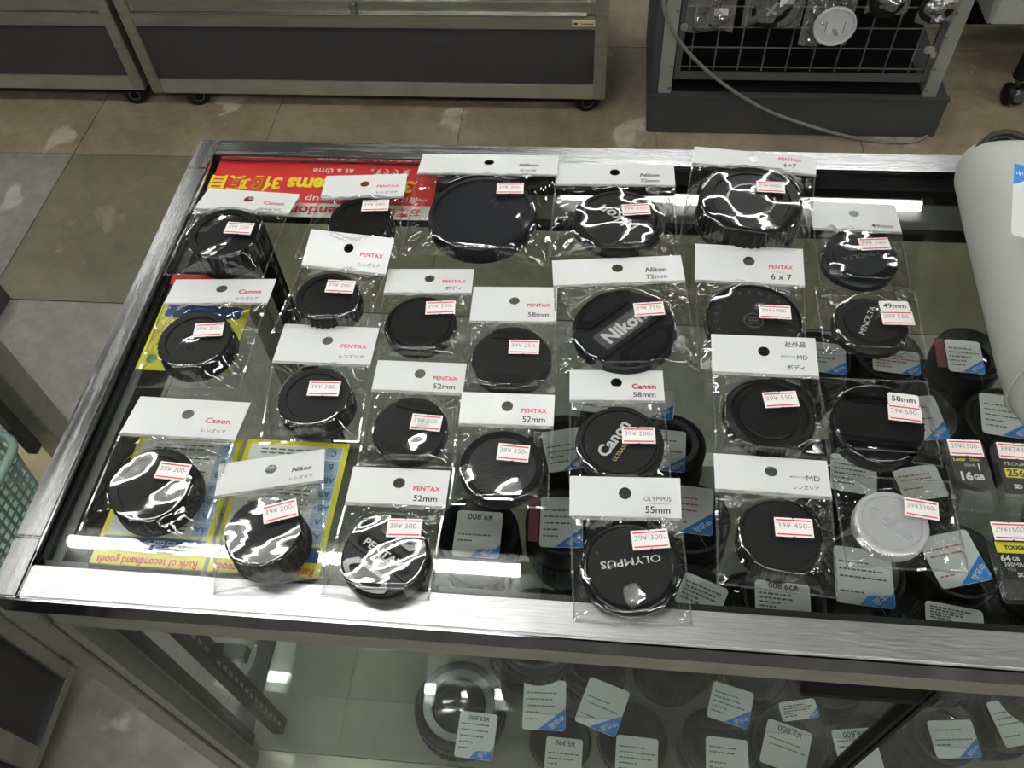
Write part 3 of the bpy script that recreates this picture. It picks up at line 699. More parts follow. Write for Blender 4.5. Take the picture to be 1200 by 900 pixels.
        obj('emblem', Fm.put(join(lathe([(.17 * R, 0), (.175 * R, .0005), (.205 * R, .0005), (.21 * R, 0)], 36), *[prism([(-R * .12, y), (R * .12, y), (R * .12, y + R * .04), (-R * .12, y + R * .04)], 0, .0004) for y in (-R * .09, -R * .02, R * .05)]), 0, 0, -.0016), 'emboss_light', t)
    elif kind == 'clip_disc':
        obj('body', L([(.72 * R, h - .0008), (.735 * R, h - .0014), (.86 * R, h - .0018), (.95 * R, h - .003), (R, h - .0045), (R, .001), (.97 * R, 0)]), mat, t, smooth=32)
        obj('face_disc', L([(0, h), (.70 * R, h), (.72 * R, h - .001)]), mat, t, smooth=25)
        for s in (.55, math.pi + .55):
            a = np.linspace(-.36, .36, 9); poly = [(R * 1.035 * math.cos(q + s), R * 1.035 * math.sin(q + s)) for q in a] + [(R * .93 * math.cos(q + s), R * .93 * math.sin(q + s)) for q in a[::-1]]
            obj('release_tab', xf(prism(poly, .001, h - .0034), None, C3), mat, t, bevel=.0004)
    elif kind in ('pinch', 'pinch_pentax', 'pinch_gloss'):
        gm = 'plastic_gloss' if kind == 'pinch_gloss' else mat
        obj('body', L([(.93 * R, h - .0022), (.975 * R, h - .003), (R, h - .0045), (R, .001), (.97 * R, 0)]), gm, t, smooth=38)
        obj('face_disc', L([(0, h - .0022), (.93 * R, h - .0022)]), mat, t)
        # centre bridge and two side pads, the pads facing along local x
        yb = {'pinch': .30, 'pinch_pentax': .24, 'pinch_gloss': .42}[kind]
        def strip(half, z0, z1):
            xs = np.linspace(-.96, .96, 15) * R
            return prism([(x, -min(half * R, math.sqrt(max((.965 * R) ** 2 - x * x, 0)))) for x in xs] + [(x, min(half * R, math.sqrt(max((.965 * R) ** 2 - x * x, 0)))) for x in xs[::-1]], z0, z1)
        obj('bridge', Fm.put(strip(yb, -.0022, 0)), mat, t, bevel=.0004)
        for s in (0, math.pi):
            k = {'pinch': (.40, .50, .72), 'pinch_pentax': (.38, .42, .62), 'pinch_gloss': (.52, .55, .75)}[kind]
            poly = [(-R * k[1], R * k[0]), (R * k[1], R * k[0]), (R * k[2], R * (k[0] + .2))]
            poly += [(R * .93 * math.sin(a), R * .93 * math.cos(a)) for a in np.linspace(math.asin(min(.98, k[2] / .93)), -math.asin(min(.98, k[2] / .93)), 11)][0:]
            poly += [(-R * k[2], R * (k[0] + .2))]
            p = obj('pinch_pad', Fm.put(xf(prism(poly, -.0022, -.0002), rotz(s))), 'plastic_gloss', t)
            inner = [(x * .72, (y - R * .66) * .62 + R * .66) for x, y in poly]
            obj('finger_recess', Fm.put(xf(prism(inner, -.0003, .0001), rotz(s))), 'emboss', p)
        if kind == 'pinch_pentax':
            obj('name_plate', Fm.put(prism(rrect(R * 1.5, R * .34, R * .12), 0, .0003)), 'emboss', t)
        if kind == 'pinch': obj('name_plate', Fm.put(prism(rrect(R * 1.3, R * .42, R * .03), 0, .0002)), 'emboss_light', t)
    elif kind == 'metal':
        obj('body', L([(.80 * R, h - .0010), (.815 * R, h - .0004), (.9 * R, h), (.96 * R, h - .0006), (R, h - .002), (R, .0015), (.985 * R, 0)]), 'aluminium', t, smooth=38)
        obj('face_disc', L([(0, h - .0004), (.775 * R, h - .0004), (.79 * R, h - .0010), (.80 * R, h - .0010)]), 'aluminium', t, smooth=25)
        v, f_ = txt('Leica', R * 1.15, R * .42, .0, .25); bm = bmesh.new(); vs = [bm.verts.new(p) for p in v]
        for q in f_:
            try: bm.faces.new([vs[i] for i in q])
            except ValueError: pass
        ret = bmesh.ops.extrude_face_region(bm, geom=list(bm.faces)); bmesh.ops.translate(bm, verts=[e for e in ret['geom'] if isinstance(e, bmesh.types.BMVert)], vec=(0, 0, .0010))
        bm.verts.index_update(); g = vf([q.co[:] for q in bm.verts], [tuple(q.index for q in f.verts) for f in bm.faces]); bm.free()
        obj('embossed_script', Fm.put(g, 0, 0, -.0005), 'aluminium', t)
        sw = [(R * .62 * math.cos(a), R * .23 * math.sin(a) - R * .02, -.0003) for a in np.linspace(math.radians(150), math.radians(395), 30)]
        obj('embossed_swoosh', Fm.put(tube(sw, .0006, 6)), 'aluminium', t, smooth=60)
    return Fm, letter


REAR = 'レンズリア'
B = []


def bag(key, hdr, cap, bot, zt, zb, kind, lines, price, st, blabel, clabel, mat='plastic0', rot=0., size=None, crease=1.):
    B.append(dict(key=key, hdr=hdr, cap=cap, bot=bot, zt=zt, zb=zb, kind=kind, lines=lines, price=price, st=st, bl=blabel, cl=clabel, mat=mat, rot=rot, size=size, crease=crease))


CAN = ('Canon', .22, .017, 'print_darkred', .016, 0); PEN = ('PENTAX', .27, .017, 'print_red', .014, 0); NIK = ('Nikon', .19, .017, 'print_black', .02, .3)
bag('L1', ((244.2, 220.6), (352, 228.5), (337.7, 251.2), (229.1, 244.4)), (262, 273, 84, .021), ((191, 323), (309, 327)), 2, 7, 'rear', (CAN, (REAR, .21)), '200', ((267.6, 260), (298.8, 261.8)),
    'clear bag with white header partly covering the red sign, back left corner', 'tall black rear lens cap bagged just below the red sign', 'plastic2')
bag('L2', ((207.2, 328.3), (324.5, 327.4), (313.2, 355.5), (191.8, 355.5)), (227.5, 397, 86, .015), ((154.6, 454.8), (281, 455.7)), 2, 6, 'rear', (CAN, (REAR, .21)), '200', ((229.2, 379.7), (263.3, 377.8)),
    'clear bag with white header lying over the small yellow leaflet', 'matt dark grey scalloped rear lens cap over the yellow leaflet', 'plastic3')
bag('L3', ((162.4, 464.5), (292.2, 472.8), (277, 515.9), (143.5, 508.2)), (177, 567, 99, .018), ((88, 632), (233, 644)), 2, 7, 'rear', (CAN, (REAR, .21)), '200', ((189, 540.3), (225.3, 544.5)),
    'clear bag with red-lettered header over the left rank chart', 'wide rear lens cap under glossy film over the left rank chart', 'plastic3', crease=.8)
bag('L4', ((259.3, 545.2), (382.5, 525.6), (377.6, 564.1), (249.8, 581)), (308.5, 622, 92, .021), ((250, 697), (381, 677)), 3, 8, 'rear_coarse', (NIK, (REAR, .22)), '200', ((307, 593.8), (347, 583.8)),
    'tilted clear bag with black-lettered header over the right rank chart', 'tall coarsely ribbed rear lens cap over the right rank chart', 'plastic1', crease=.8)
bag('P1', ((381.8, 207.6), (476, 203.4), (474.8, 231.4), (376.3, 232)), (422, 256, 74, .015), ((345, 303), (468, 303)), 2, 5, 'rear', (PEN, (REAR, .25)), '280', ((425.3, 235), (456.4, 234.2)),
    'small clear bag whose header lies across the middle of the red sign', 'reddish-glinting black rear lens cap half hidden below the sign header', 'plastic2')
bag('P2', ((364.5, 268.8), (462.8, 279.8), (451.3, 321.4), (354, 310.4)), (383, 347, 76, .015), ((318, 391), (428, 388)), 17, 8, 'rear', (PEN, (REAR, .25)), '280', ((384.7, 327.8), (417.3, 329.3)),
    'clear bag with tilted header overlapping the rear cap behind it', 'black rear lens cap second from the back in the red-lettered column', 'plastic4')
bag('P3', ((331.5, 380), (442.6, 384.7), (436, 428.3), (322.4, 422.8)), (368, 464, 86, .016), ((303.7, 521), (421, 518.5)), 6, 7, 'rear', (PEN, (REAR, .25)), '380', ((363.3, 446), (400, 446.6)),
    'clear bag with bright glossy header just above the right rank chart', 'grey-black rear lens cap with embossed ring lettering above the rank chart', 'plastic3')
bag('P4', ((457.6, 315.6), (556.6, 316), (551.6, 343.6), (447.5, 343.6)), (492, 377.5, 85, .010), ((438, 422), (547, 424)), 2, 4, 'body', (PEN, ('ボディ', .19)), '350', ((499.4, 353.5), (533.7, 352.3)),
    'clear bag holding a thin camera body cap with strong film highlights', 'thin black camera body cap with a bright glint on its left', 'plastic4')
bag('P5', ((444, 422.8), (548, 426.4), (541.2, 461.3), (434.5, 456.3)), (480, 502, 89, .009), ((418, 546), (531, 549)), 4, 4, 'tabs', (PEN, ('52mm', .24)), '300', ((484, 484.5), (519.2, 487.5)),
    'clear bag marked 52mm behind the white-lettered pinch cap', 'flat black lens cap with two tilted rectangular tabs, 52 mm', 'plastic3', -.16)
bag('P6', ((416, 548.3), (529, 551), (521, 595.4), (403.3, 587.3)), (450, 649, 104, .013), ((375.6, 698), (503, 702)), 5, 6, 'pinch_pentax', (PEN, ('52mm', .24)), '300', ((455.3, 607.5), (495.3, 608.2)),
    'clear bag marked 52mm hanging over the front steel rail', 'glossy black pinch lens cap with white slanted lettering at the front rail', 'plastic4', -.55, crease=.8)
bag('P7', ((555.3, 337), (653.2, 337), (652, 378), (550.2, 375.8)), (599, 419, 94, .009), ((544, 464), (651, 466)), 2, 4, 'tabs', (PEN, ('58mm', .24)), '250', ((597, 398.2), (632.3, 398.8)),
    'clear bag marked 58mm with red brand name in the middle', 'flat black lens cap with two level rectangular tabs, 58 mm', 'plastic3', -.03)
bag('P8', ((543, 460.5), (651.2, 462.7), (647.6, 500.5), (536, 495.3)), (587.6, 545, 99, .010), ((525.7, 592.5), (642, 597)), 7, 4, 'ringed', (PEN, ('52mm', .24)), '350', ((584.7, 519.2), (621.5, 522.5)),
    'clear bag marked 52mm holding the leather-grained cap', 'black ringed lens cap with leather-grained centre', 'plastic1', -.2)
bag('N1', ((495.7, 180.5), (655.2, 183), (653, 205), (489.3, 203)), (564.4, 248, 128, .015), ((469, 301), (642.3, 312)), 2, 7, 'slip', (('Nikon', .145, .017, 'print_black', .02, .3), ('かぶせ', .12)), '300', ((582.8, 214.6), (614, 214.6)),
    'largest clear bag, beside the red sign at the back rail', 'very large plain black slip-on lens cap with ribbed side', 'plastic_blue')
bag('N2', ((653, 192), (789.5, 193.5), (791.3, 217.3), (649.3, 216.2)), (725, 256, 108, .010), ((644, 301), (794, 302.4)), 2, 4, 'rim', (('Nikon', .165, .017, 'print_black', .02, .3), ('72mm', .155)), '350', ((728, 240), (760.5, 238.2)),
    'clear bag marked 72mm at the back rail', 'round black lens cap with upside-down white lettering near the back rail', 'plastic4', math.radians(-38))
bag('N3', ((647, 305.6), (797.2, 300), (803.3, 328.5), (648.3, 335.5)), (732, 382, 123, .011), ((653, 437.6), (819.7, 435.2)), 3, 4, 'pinch', (('Nikon', .165, .017, 'print_black', .02, .3), ('72mm', .155)), '750', ((741.8, 355.6), (776.7, 353.3)),
    'clear bag marked 72mm holding the large blue-black pinch cap', 'large blue-black pinch lens cap with two recessed pads', 'plastic_blue', math.radians(45))
bag('C1', ((667, 434.5), (776, 434.5), (779.3, 470.5), (667.9, 468.6)), (726.5, 517, 105, .009), ((666, 566), (787, 568)), 3, 4, 'rim', (('Canon', .255, .019, 'print_darkred', .03, 0), ('58mm', .235)), '200', ((728.6, 500.5), (767.4, 501)),
    'clear bag marked 58mm with dark red brand name', 'round black lens cap with slanted silver and gold lettering', 'plastic3', math.radians(60))
bag('O1', ((667, 559), (795.8, 559.6), (799.9, 608.5), (667.9, 603.6)), (738, 663, 118, .010), ((671.5, 728), (812, 733)), 10, 4, 'gloss_rim', (('OLYMPUS', .245, .0105, 'print_navy', .0, .0), ('55mm', .22)), '300', ((738.6, 622.5), (781.5, 619.5)),
    'clear bag marked 55mm overhanging the front rail', 'black lens cap with glossy rim and white upside-down lettering', 'plastic3', math.radians(192))
bag('X1', ((813.8, 171), (956.5, 186.6), (956.5, 204), (811, 192)), (880, 233.5, 122, .023), ((794.6, 286.5), (946, 308)), 12, 10, 'rear_big', (('PENTAX', .19, .010, 'print_red', .014, 0), ('6×7', .10)), '1980', ((886.3, 212), (919.3, 213.7)),
    'clear bag with narrow steep header at the back right', 'very large tall black rear lens cap at the back right', 'plastic2')
bag('X2', ((814.4, 285.9), (941.8, 292.5), (941.8, 335), (814.4, 328)), (883.5, 374, 114, .010), ((819, 434), (945, 441)), 9, 5, 'flat_ring', (('PENTAX', .22, .017, 'print_red', .014, 0), ('6 x 7', .19)), '1980', ((889, 357), (926, 358.8)),
    'clear bag with tall header marked 6 x 7, half covered by another header', 'black ring-edged cap with embossed emblem, cut off by a header', 'plastic1')
bag('M1', ((833.4, 392.3), (956, 396.4), (958.8, 441.5), (834.3, 434.9)), (902.5, 483, 109, .011), ((838, 532), (972, 542)), 15, 12, 'body_knurl', (('MD', .10, 0, 'print_black', 0., 0), ('ボディ', .17)), '550', ((892.8, 460.2), (932.8, 458)),
    'clear bag with handwritten characters on its white header', 'black camera body cap with knurled edge and sunken centre', 'plastic4')
bag('M2', ((835, 532.2), (968, 540), (975.5, 583.5), (838.9, 572.2)), (914, 627, 98, .015), ((840, 685), (982.7, 703)), 4, 6, 'rear_flat', (('MD', .115, 0, 'print_black', 0., 0), (REAR, .22)), '450', ((906.7, 606), (951.6, 608.5)),
    'clear bag at the front right beside the silver cap', 'flat-topped finely knurled black rear lens cap left of the silver cap', 'plastic1')
bag('Q1', ((949, 236.5), (1050, 240), (1055.2, 272.8), (951.6, 266.8)), (1008.8, 300, 89, .010), ((960, 334), (1068.4, 340)), 2, 4, 'clip_disc', (('49mm', .24),), '350', ((1004.8, 279.6), (1040.4, 278.3)),
    'clear bag with header marked only 49mm at the back right', 'small black cap with upside-down outlined lettering, 49 mm', 'plastic_blue', math.radians(196))
bag('Q2', None, (1021.5, 377, 89, .010), ((966, 414), (1088, 420.3), (1072, 341.5), (954, 336)), 3, 4, 'clip_disc', (), '550', ((1031.2, 364.4), (1068.4, 365)),
    'headerless clear bag with a white 49mm sticker', 'small black cap with steep white lettering, 49 mm', 'plastic1', math.radians(66), size='49mm')
bag('Q3', None, (1030, 495, 109, .014), ((973, 538), (1106, 547), (1086.7, 447.4), (957.5, 442)), 4, 5, 'pinch_gloss', (), '500', ((1040, 473), (1079, 477.7)),
    'headerless clear bag with a white 58mm sticker', 'glossy black pinch lens cap with unlettered barrel centre, 58 mm', 'plastic4', math.radians(-5), size='58mm')
bag('Q4', None, (1045.5, 612, 88, .009), ((992, 664), (1137, 672), (1113, 563.8), (973.7, 556.5)), 4, 5, 'metal', (), '3300', ((1059.3, 582.5), (1099.3, 589)),
    'headerless clear bag around the silver cap', 'silver aluminium lens cap with embossed script', 'aluminium', math.radians(-42))


def price_sticker(t, fr, price, w_=.0208, h_=.0124, two=False):
    o = obj('price_sticker', fr.put(prism([(-w_ / 2, -h_ / 2), (-.001, -h_ / 2), (0, -h_ / 2 + .0006), (.001, -h_ / 2), (w_ / 2, -h_ / 2), (w_ / 2, h_ / 2), (.001, h_ / 2), (0, h_ / 2 - .0006), (-.001, h_ / 2), (-w_ / 2, h_ / 2)], 0, .0002)), 'sticker', t)
    for y in (h_ / 2 - .0016, -h_ / 2 + .0016):
        obj('stripe', fr.put(prism([(-w_ / 2 + .001, y - .00042), (w_ / 2 - .001, y - .00042), (w_ / 2 - .001, y + .00042), (-w_ / 2 + .001, y + .00042)], 0, .00035)), 'sticker_red', o)
    s = '39¥' + (' ' if len(price) < 4 else '') + price + '-'
    obj('price_print', fr.put(txt(s, w_ * .84, .0034, -.008), 0, .0012, .0004), 'print_grey', o)


for i, b in enumerate(B):
    cx, cy, wpx, h = b['cap']; zc = TOP + .0005 + h
    c = TZ(cx, cy, zc); a = TZ(cx - wpx / 2, cy, zc); e = TZ(cx + wpx / 2, cy, zc); R = np.linalg.norm(e - a) / 2
    tc = thing('lens_cover', (c[0], c[1], TOP), b['cl'], 'lens cap', 'lens caps for sale on the counter')
    Fm, letter = build_cap(tc, b['kind'], R, h, c, b['rot'], b['mat'])
    k = b['key']
    if k == 'L2': letter('embossed_name', 'EOS', R * .5, -.001, -R * .1, math.pi / 2, 'emboss', .01, lift=-.0006)
    if k == 'P3':
        obj('embossed_name', Fm.put(ring_text('PENTAX', R * .80, 168, 14, .0042), 0, 0, -.0002), 'emboss', tc); obj('embossed_origin', Fm.put(ring_text('NAPAJ'[::-1], R * .80, -28, -0.001, .0042) if False else join(*[xf(txt(ch, None, .0042), rotz(math.radians(-75 + q * 15) + math.pi / 2), (R * .80 * math.cos(math.radians(-75 + q * 15)), R * .80 * math.sin(math.radians(-75 + q * 15)), 0)) for q, ch in enumerate('JAPAN')]), 0, 0, -.0002), 'emboss', tc)
    if k == 'N2': letter('white_lettering', 'Nikon', R * 1.02, -.001, 0, math.pi, 'cap_print', .02, shear=.2)
    if k == 'N3': letter('white_lettering', 'Nikon', R * .98, -R * .02, 0, 0, 'cap_print', .04, lift=.0003)
    if k == 'C1': letter('silver_lettering', 'Canon', R * 1.05, -R * .02, R * .16, 0, 'cap_print', .03); letter('gold_lettering', 'ULTRASONIC', R * .78, -R * .12, -R * .15, 0, 'cap_gold', .02, hh=R * .1)
    if k == 'O1': letter('white_lettering', 'OLYMPUS', R * 1.22, -.001, -R * .08, 0, 'cap_print', .008, hh=R * .16)
    if k == 'P6': letter('white_lettering', 'PENTAX', R * 1.12, 0, 0, 0, 'cap_print', .025, hh=R * .19, lift=.0005)
    if k == 'Q1': letter('outlined_lettering', 'MINOLTA', R * 1.0, 0, 0, 0, 'print_grey', -.005, hh=R * .15)
    if k == 'Q2': letter('white_lettering', 'MINOLTA', R * 1.08, 0, R * .12, 0, 'cap_print', .0, hh=R * .16)
    tb = thing('cap_bag', (c[0], c[1] - R, TOP), b['bl'], 'plastic bag', 'bagged caps on the counter')
    zt, zb = b['zt'] / 1000, b['zb'] / 1000
    if b['hdr']:
        TL, TR, BR, BL = [TZ(px, py, TOP + z) for (px, py), z in zip(b['hdr'], (zt, zt, zb, zb))]
        W = (np.linalg.norm(TR - TL) + np.linalg.norm(BR - BL)) / 2; H = (np.linalg.norm(TL - BL) + np.linalg.norm(TR - BR)) / 2
        fr = Frame((TL + TR + BL + BR) / 4, (TR - TL) + (BR - BL), (TL - BL) + (TR - BR))
        hd = obj('header_card', fr.put(card_with_hole(W, H, 0, H * .09, .0039 * (1 if W < .075 else 1.1))), 'header', tb)
        obj('seal_strip', fr.put(prism([(-W / 2, -H / 2 - .0022), (W / 2, -H / 2 - .0022), (W / 2, -H / 2 + .0002), (-W / 2, -H / 2 + .0002)], 0, .0005)), 'seal', tb)
        ls = list(b['lines']); xs = W * .29
        if k == 'M1': 
            obj('handwriting', fr.put(txt('社外品', W * .20, None, .012, .2), W * .30, H * .30, .0007, .02), 'print_black', hd)
        for q, l in enumerate(ls):
            s, wf = l[0], l[1]; yq = (-H * .04 if q == 0 else -H * .31) if len(ls) == 2 else -H * .33
            if b['key'] in ('X1',): yq = H * .22 if q == 0 else -H * .12
            mt = l[3] if len(l) > 3 else 'print_black'; bo = l[4] if len(l) > 4 else .009; sh = l[5] if len(l) > 5 else 0
            hh = None
            if s == 'OLYMPUS': hh = .0030
            if s == 'PENTAX': hh = .0033
            g = txt(s, W * wf, hh, bo, sh); dx = xs
            if s == 'MD':
                dx = W * .36; obj('maker_print', fr.put(txt('MINOLTA', W * .135, .0016, .01, .15), W * .225, yq + .0004, .0007), 'print_grey', hd)
            obj('brand_print' if q == 0 else 'size_print', fr.put(g, dx, yq, .0007), mt, hd)
        if k == 'X1': obj('part_print', fr.put(txt(REAR, W * .14, .0016), xs, -H * .38, .0007), 'print_grey', hd)
        if k == 'X2': obj('handwriting', fr.put(txt('アダプタ', W * .12, .0016), xs - .002, -H * .18, .0007), 'print_grey', hd)
        if k == 'O1': obj('brand_underline', fr.put(prism([(xs - W * .09, -H * .04 - .0032), (xs + W * .12, -H * .04 - .0032), (xs + W * .12, -H * .04 - .0029), (xs - W * .09, -H * .04 - .0029)], 0, .0002), 0, 0, .0006), 'print_orange', hd)
        bl, br = [TZ(px, py, TOP + .001) for px, py in b['bot']]
        v = fr.y * .001; tl, tr = fr.o - fr.x * W / 2 - fr.y * H / 2 + v, fr.o + fr.x * W / 2 - fr.y * H / 2 + v
        ex, ztb = fr.x, zb
    else:
        bl, br, tr, tl = [TZ(px, py, TOP + .002) for px, py in b['bot']]; ztb = .002; ex = tr - tl
    g, grid, cr = film_mesh([bl[:2], br[:2], tr[:2], tl[:2]], c[:2], R, h + .0005, ztb, .001, 11 * i + 5, crease=b['crease'])
    fo = obj('film', g, 'film', tb, smooth=50); fo.data.attributes.new('crumple', 'FLOAT', 'POINT').data.foreach_set('value', cr.astype(np.float32))
    def seam(line, nrm): 
        L2 = line + np.array([0, 0, .0004]); q = len(L2); ins = L2 + nrm * .0013
        return vf(np.vstack([L2, ins]), [(k_, k_ + 1, q + k_ + 1, q + k_) for k_ in range(q - 1)])
    up = (tl - bl) / np.linalg.norm(tl - bl); rt = (br - bl) / np.linalg.norm(br - bl)
    obj('seam', seam(grid[:, 0], rt), 'seam', tb); obj('seam', seam(grid[:, -1], -rt), 'seam', tb); obj('seam', seam(grid[0, :], up), 'seam', tb)
    if not b['hdr']: obj('seam', seam(grid[-1, :], -up), 'seam', tb)
    z2 = zc + .0022
    s0, s1 = TZ(*b['st'][0], z2), TZ(*b['st'][1], z2); ex = (s1 - s0) / np.linalg.norm(s1 - s0); ey = np.array([-ex[1], ex[0], 0]); w_ = np.linalg.norm(s1 - s0)
    w_ = min(max(w_, .0195), .022)
    fs = Frame(s0 + ex * w_ / 2 - ey * .0062, ex, ey); price_sticker(tb, fs, b['price'], w_)
    if b['size']:
        so = obj('size_sticker', fs.put(prism(rrect(w_ * .94, .0092, .0016), 0, .00025), -w_ * .01, .0108), 'sticker', tb)
        obj('size_print', fs.put(txt(b['size'], w_ * .72, None, .012), -w_ * .01, .0108, .0005), 'print_black', so)


# ------------------------------------------------------------------ memory card cases on the right
def card_case(q, label, price, draws, base='plastic1'):
    TL, TR, BR, BL = [TZ(px, py, TOP + .008) for px, py in q]
    fr = Frame((TL + TR + BL + BR) / 4, (TR - TL) + (BR - BL), (TL - BL) + (TR - BR)); W = (np.linalg.norm(TR - TL) + np.linalg.norm(BR - BL)) / 2; H = (np.linalg.norm(TL - BL) + np.linalg.norm(TR - BR)) / 2
    t = thing('memory_card_case', (fr.o[0], fr.o[1], TOP), label, 'memory card', 'cased memory cards on the counter')
    obj('shell', fr.put(prism(rrect(W, H, .003), -.0070, 0)), 'clear_plastic', t, bevel=.0008)
    cd = obj('card', fr.put(prism([(-W * .40, -H * .20), (W * .40, -H * .20), (W * .40, H * .30), (-W * .40, H * .30)], -.004, -.0022)), base, t)
    obj('inner_tray', fr.put(prism([(-W * .44, -H * .46), (W * .44, -H * .46), (W * .44, -H * .22), (-W * .44, -H * .22)], -.005, -.004)), 'clear_plastic', t)
    for kind, *r in draws:
        if kind == 't': s, w_, dx, dy, m, bo = r; obj('lettering', fr.put(txt(s, W * w_, None, bo), W * dx, H * dy, -.0019), m, cd)
        else: w_, h_, dx, dy, m = r; obj('colour_band', fr.put(prism(rrect(W * w_, H * h_, .0003), 0, .0002), W * dx, H * dy, -.0022), m, cd)
    sf = Frame(fr.o + fr.y * H * .36 + fr.n * .0002, fr.x, fr.y); price_sticker(t, sf, price, min(W * .86, .0215), .0118)


card_case(((1106.5, 513.4), (1152.3, 515.3), (1172, 596), (1125, 594)), 'cased memory card marked 16GB', '1500', (('t', 'Lexar', .32, -.18, .215, 'sign_yellow', .02), ('t', '200x', .26, .2, .215, 'sign_yellow', 0), ('t', 'SDHC', .3, .05, .13, 'cap_print', 0), ('t', '1', .04, .27, .11, 'cap_print', .02), ('t', '16', .3, -.1, -.03, 'cap_print', .05), ('t', 'GB', .28, .2, -.04, 'cap_print', .05)))
card_case(((1165, 516), (1213, 520), (1232, 603), (1181, 600)), 'cased memory card marked 256 on an olive band, right frame edge', '2480', (('t', 'PROGRA', .6, 0, .2, 'cap_print', .0), ('b', .7, .13, .02, .07, 'sign_yellow2'), ('t', '256', .42, -.08, .07, 'print_black', .03), ('t', 'SD', .2, -.1, -.12, 'cap_print', .05)))
card_case(((1161, 610), (1213, 612), (1232, 704), (1175, 702)), 'cased memory card with bright yellow band marked TOUGH', '1800', (('b', .8, .14, 0, .17, 'sign_yellow2'), ('t', 'TOUGH', .5, .02, .17, 'print_black', .05), ('t', '64', .22, -.26, .03, 'cap_print', .03), ('t', 'GB', .16, -.04, .025, 'cap_print', .02), ('t', '300MB/s', .5, -.08, -.05, 'cap_print', 0), ('t', 'V90', .2, -.2, -.115, 'print_grey', .01), ('t', 'SONY', .4, .1, -.175, 'cap_print', .03)))


# ------------------------------------------------------------------ lenses with price tags inside the case
def build_lens(t, x, y, z0, R, H, style):
    r = random.Random(int(x * 9999) + int(y * 777))
    obj('barrel', lathe([(.62 * R, H - .006), (.84 * R, H - .001), (.9 * R, H), (.97 * R, H - .001), (R, H - .004), (R, H * .72), (.96 * R, H * .70), (.96 * R, H * .62), (R, H * .6), (R, H * .35), (.92 * R, H * .33), (.92 * R, H * .2), (.86 * R, H * .17), (.84 * R, 0), (0, 0)], 48, (x, y, z0)), 'lens_black', t, smooth=35)
    obj('focus_ring', lathe([(R * 1.0, H * .36), (R * 1.03, H * .37, 1), (R * 1.03, H * .58, 1), (R * 1.0, H * .59)], 144, (x, y, z0), (36, .0012)), 'rubber', t, smooth=30)
    if style == 1: obj('silver_ring', lathe([(R * .93, H * .205), (R * .935, H * .21), (R * .935, H * .3), (R * .92, H * .31)], 48, (x, y, z0)), 'lens_ring', t, smooth=30)
    if style == 2: obj('front_cap', lathe([(0, H + .0015), (.7 * R, H + .0015), (.74 * R, H + .0005), (.92 * R, H + .001), (.94 * R, H)], 48, (x, y, z0)), 'plastic0', t, smooth=30)
    elif style == 3: obj('mount_ring', lathe([(.60 * R, H - .004), (.62 * R, H + .001), (.78 * R, H + .001), (.80 * R, H - .002)], 48, (x, y, z0)), 'lens_ring', t, smooth=30); obj('rear_element', lathe([(0, H - .008), (.6 * R, H - .011)], 40, (x, y, z0)), 'lens_glass', t, smooth=60)
    else: obj('front_element', lathe([(0, H - .004), (.3 * R, H - .0048), (.63 * R, H - .008)], 40, (x, y, z0)), 'lens_glass', t, smooth=60)


def build_tag(t, px, py, z, w_, h_, deg, text=None, corner='br', redstrip=False, seed=0, tilt=0., red=False, ymin=None):
    """paper tag reading from the far side; corner: where the blue corner sits as the viewer sees it"""
    c = TZ(px, py, z); c[1] = max(c[1], ymin + h_ * .5) if ymin else c[1]; a = math.radians(deg); ex = np.array([math.cos(a), math.sin(a), 0]); ey = np.array([-math.sin(a), math.cos(a), math.sin(tilt)])
    fr = Frame(c, ex, ey)
    p = obj('price_tag', fr.put(prism(rrect(w_, h_, .003), 0, .0006)), 'tag_white', t)
    sx = 1 if 'r' in corner else -1; bw = min(w_ * .62, h_ * .62)
    if corner != 'none':
        poly = [(sx * w_ * .492, -h_ * .492), (sx * w_ * .492, -h_ * .492 + bw * .8), (sx * (w_ * .492 - bw), -h_ * .492)]
        if corner == 'strip': poly = [(-w_ * .1, -h_ * .492), (w_ * .492, -h_ * .492), (w_ * .492, -h_ * .2), (w_ * .40, -h_ * .3), (w_ * .05, -h_ * .33)]
        if sx < 0: poly = poly[::-1]
        q = obj('blue_corner', fr.put(prism(poly, .0005, .0009)), 'tag_blue', p)
        ang = math.atan2(bw * .8, bw) * sx
        obj('corner_print', fr.put(txt('中古品', bw * .62, None, .01), sx * (w_ * .46 - bw * .26), -h_ * .46 + bw * .22, .0012, math.pi + ang), 'sign_white', p)
    r = random.Random(seed * 31 + 7); rows = []
    for k in range(5):
        y = h_ * (.22 - .13 * k); x = -w_ * .42; xe = w_ * r.uniform(.1, .42) if k < 3 else w_ * r.uniform(-.15, .0)
        if r.random() < .2: continue
        while x < xe:
            d = r.uniform(.0012, .0045); rows.append(prism([(x, y), (x + d, y), (x + d, y + .0013), (x, y + .0013)], 0, .0001)); x += d + .0008
    if rows: obj('print_lines', fr.put(join(*rows), 0, 0, .0006), 'tag_redprint' if red else 'tag_print', p)
    if text: obj('price_print', fr.put(txt(text, w_ * .55, None, .012), w_ * .02, h_ * .38, .0008, math.pi), 'print_black', p)
    if redstrip:
        obj('red_strip', fr.put(prism(rrect(.008, h_ * .9, .001), 0, .0006), -w_ / 2 - .005, h_ * .05), 'tag_darkred', p)
    lp = c - ey * h_ * .46 + ex * w_ * .2
    if not ymin: obj('string', tube(spline([lp + np.array([0, 0, .001]), lp + np.array([.004, -.008, .002]), lp + np.array([.010, -.010, -.012])], 5), .0003, 5), 'tag_print', p)


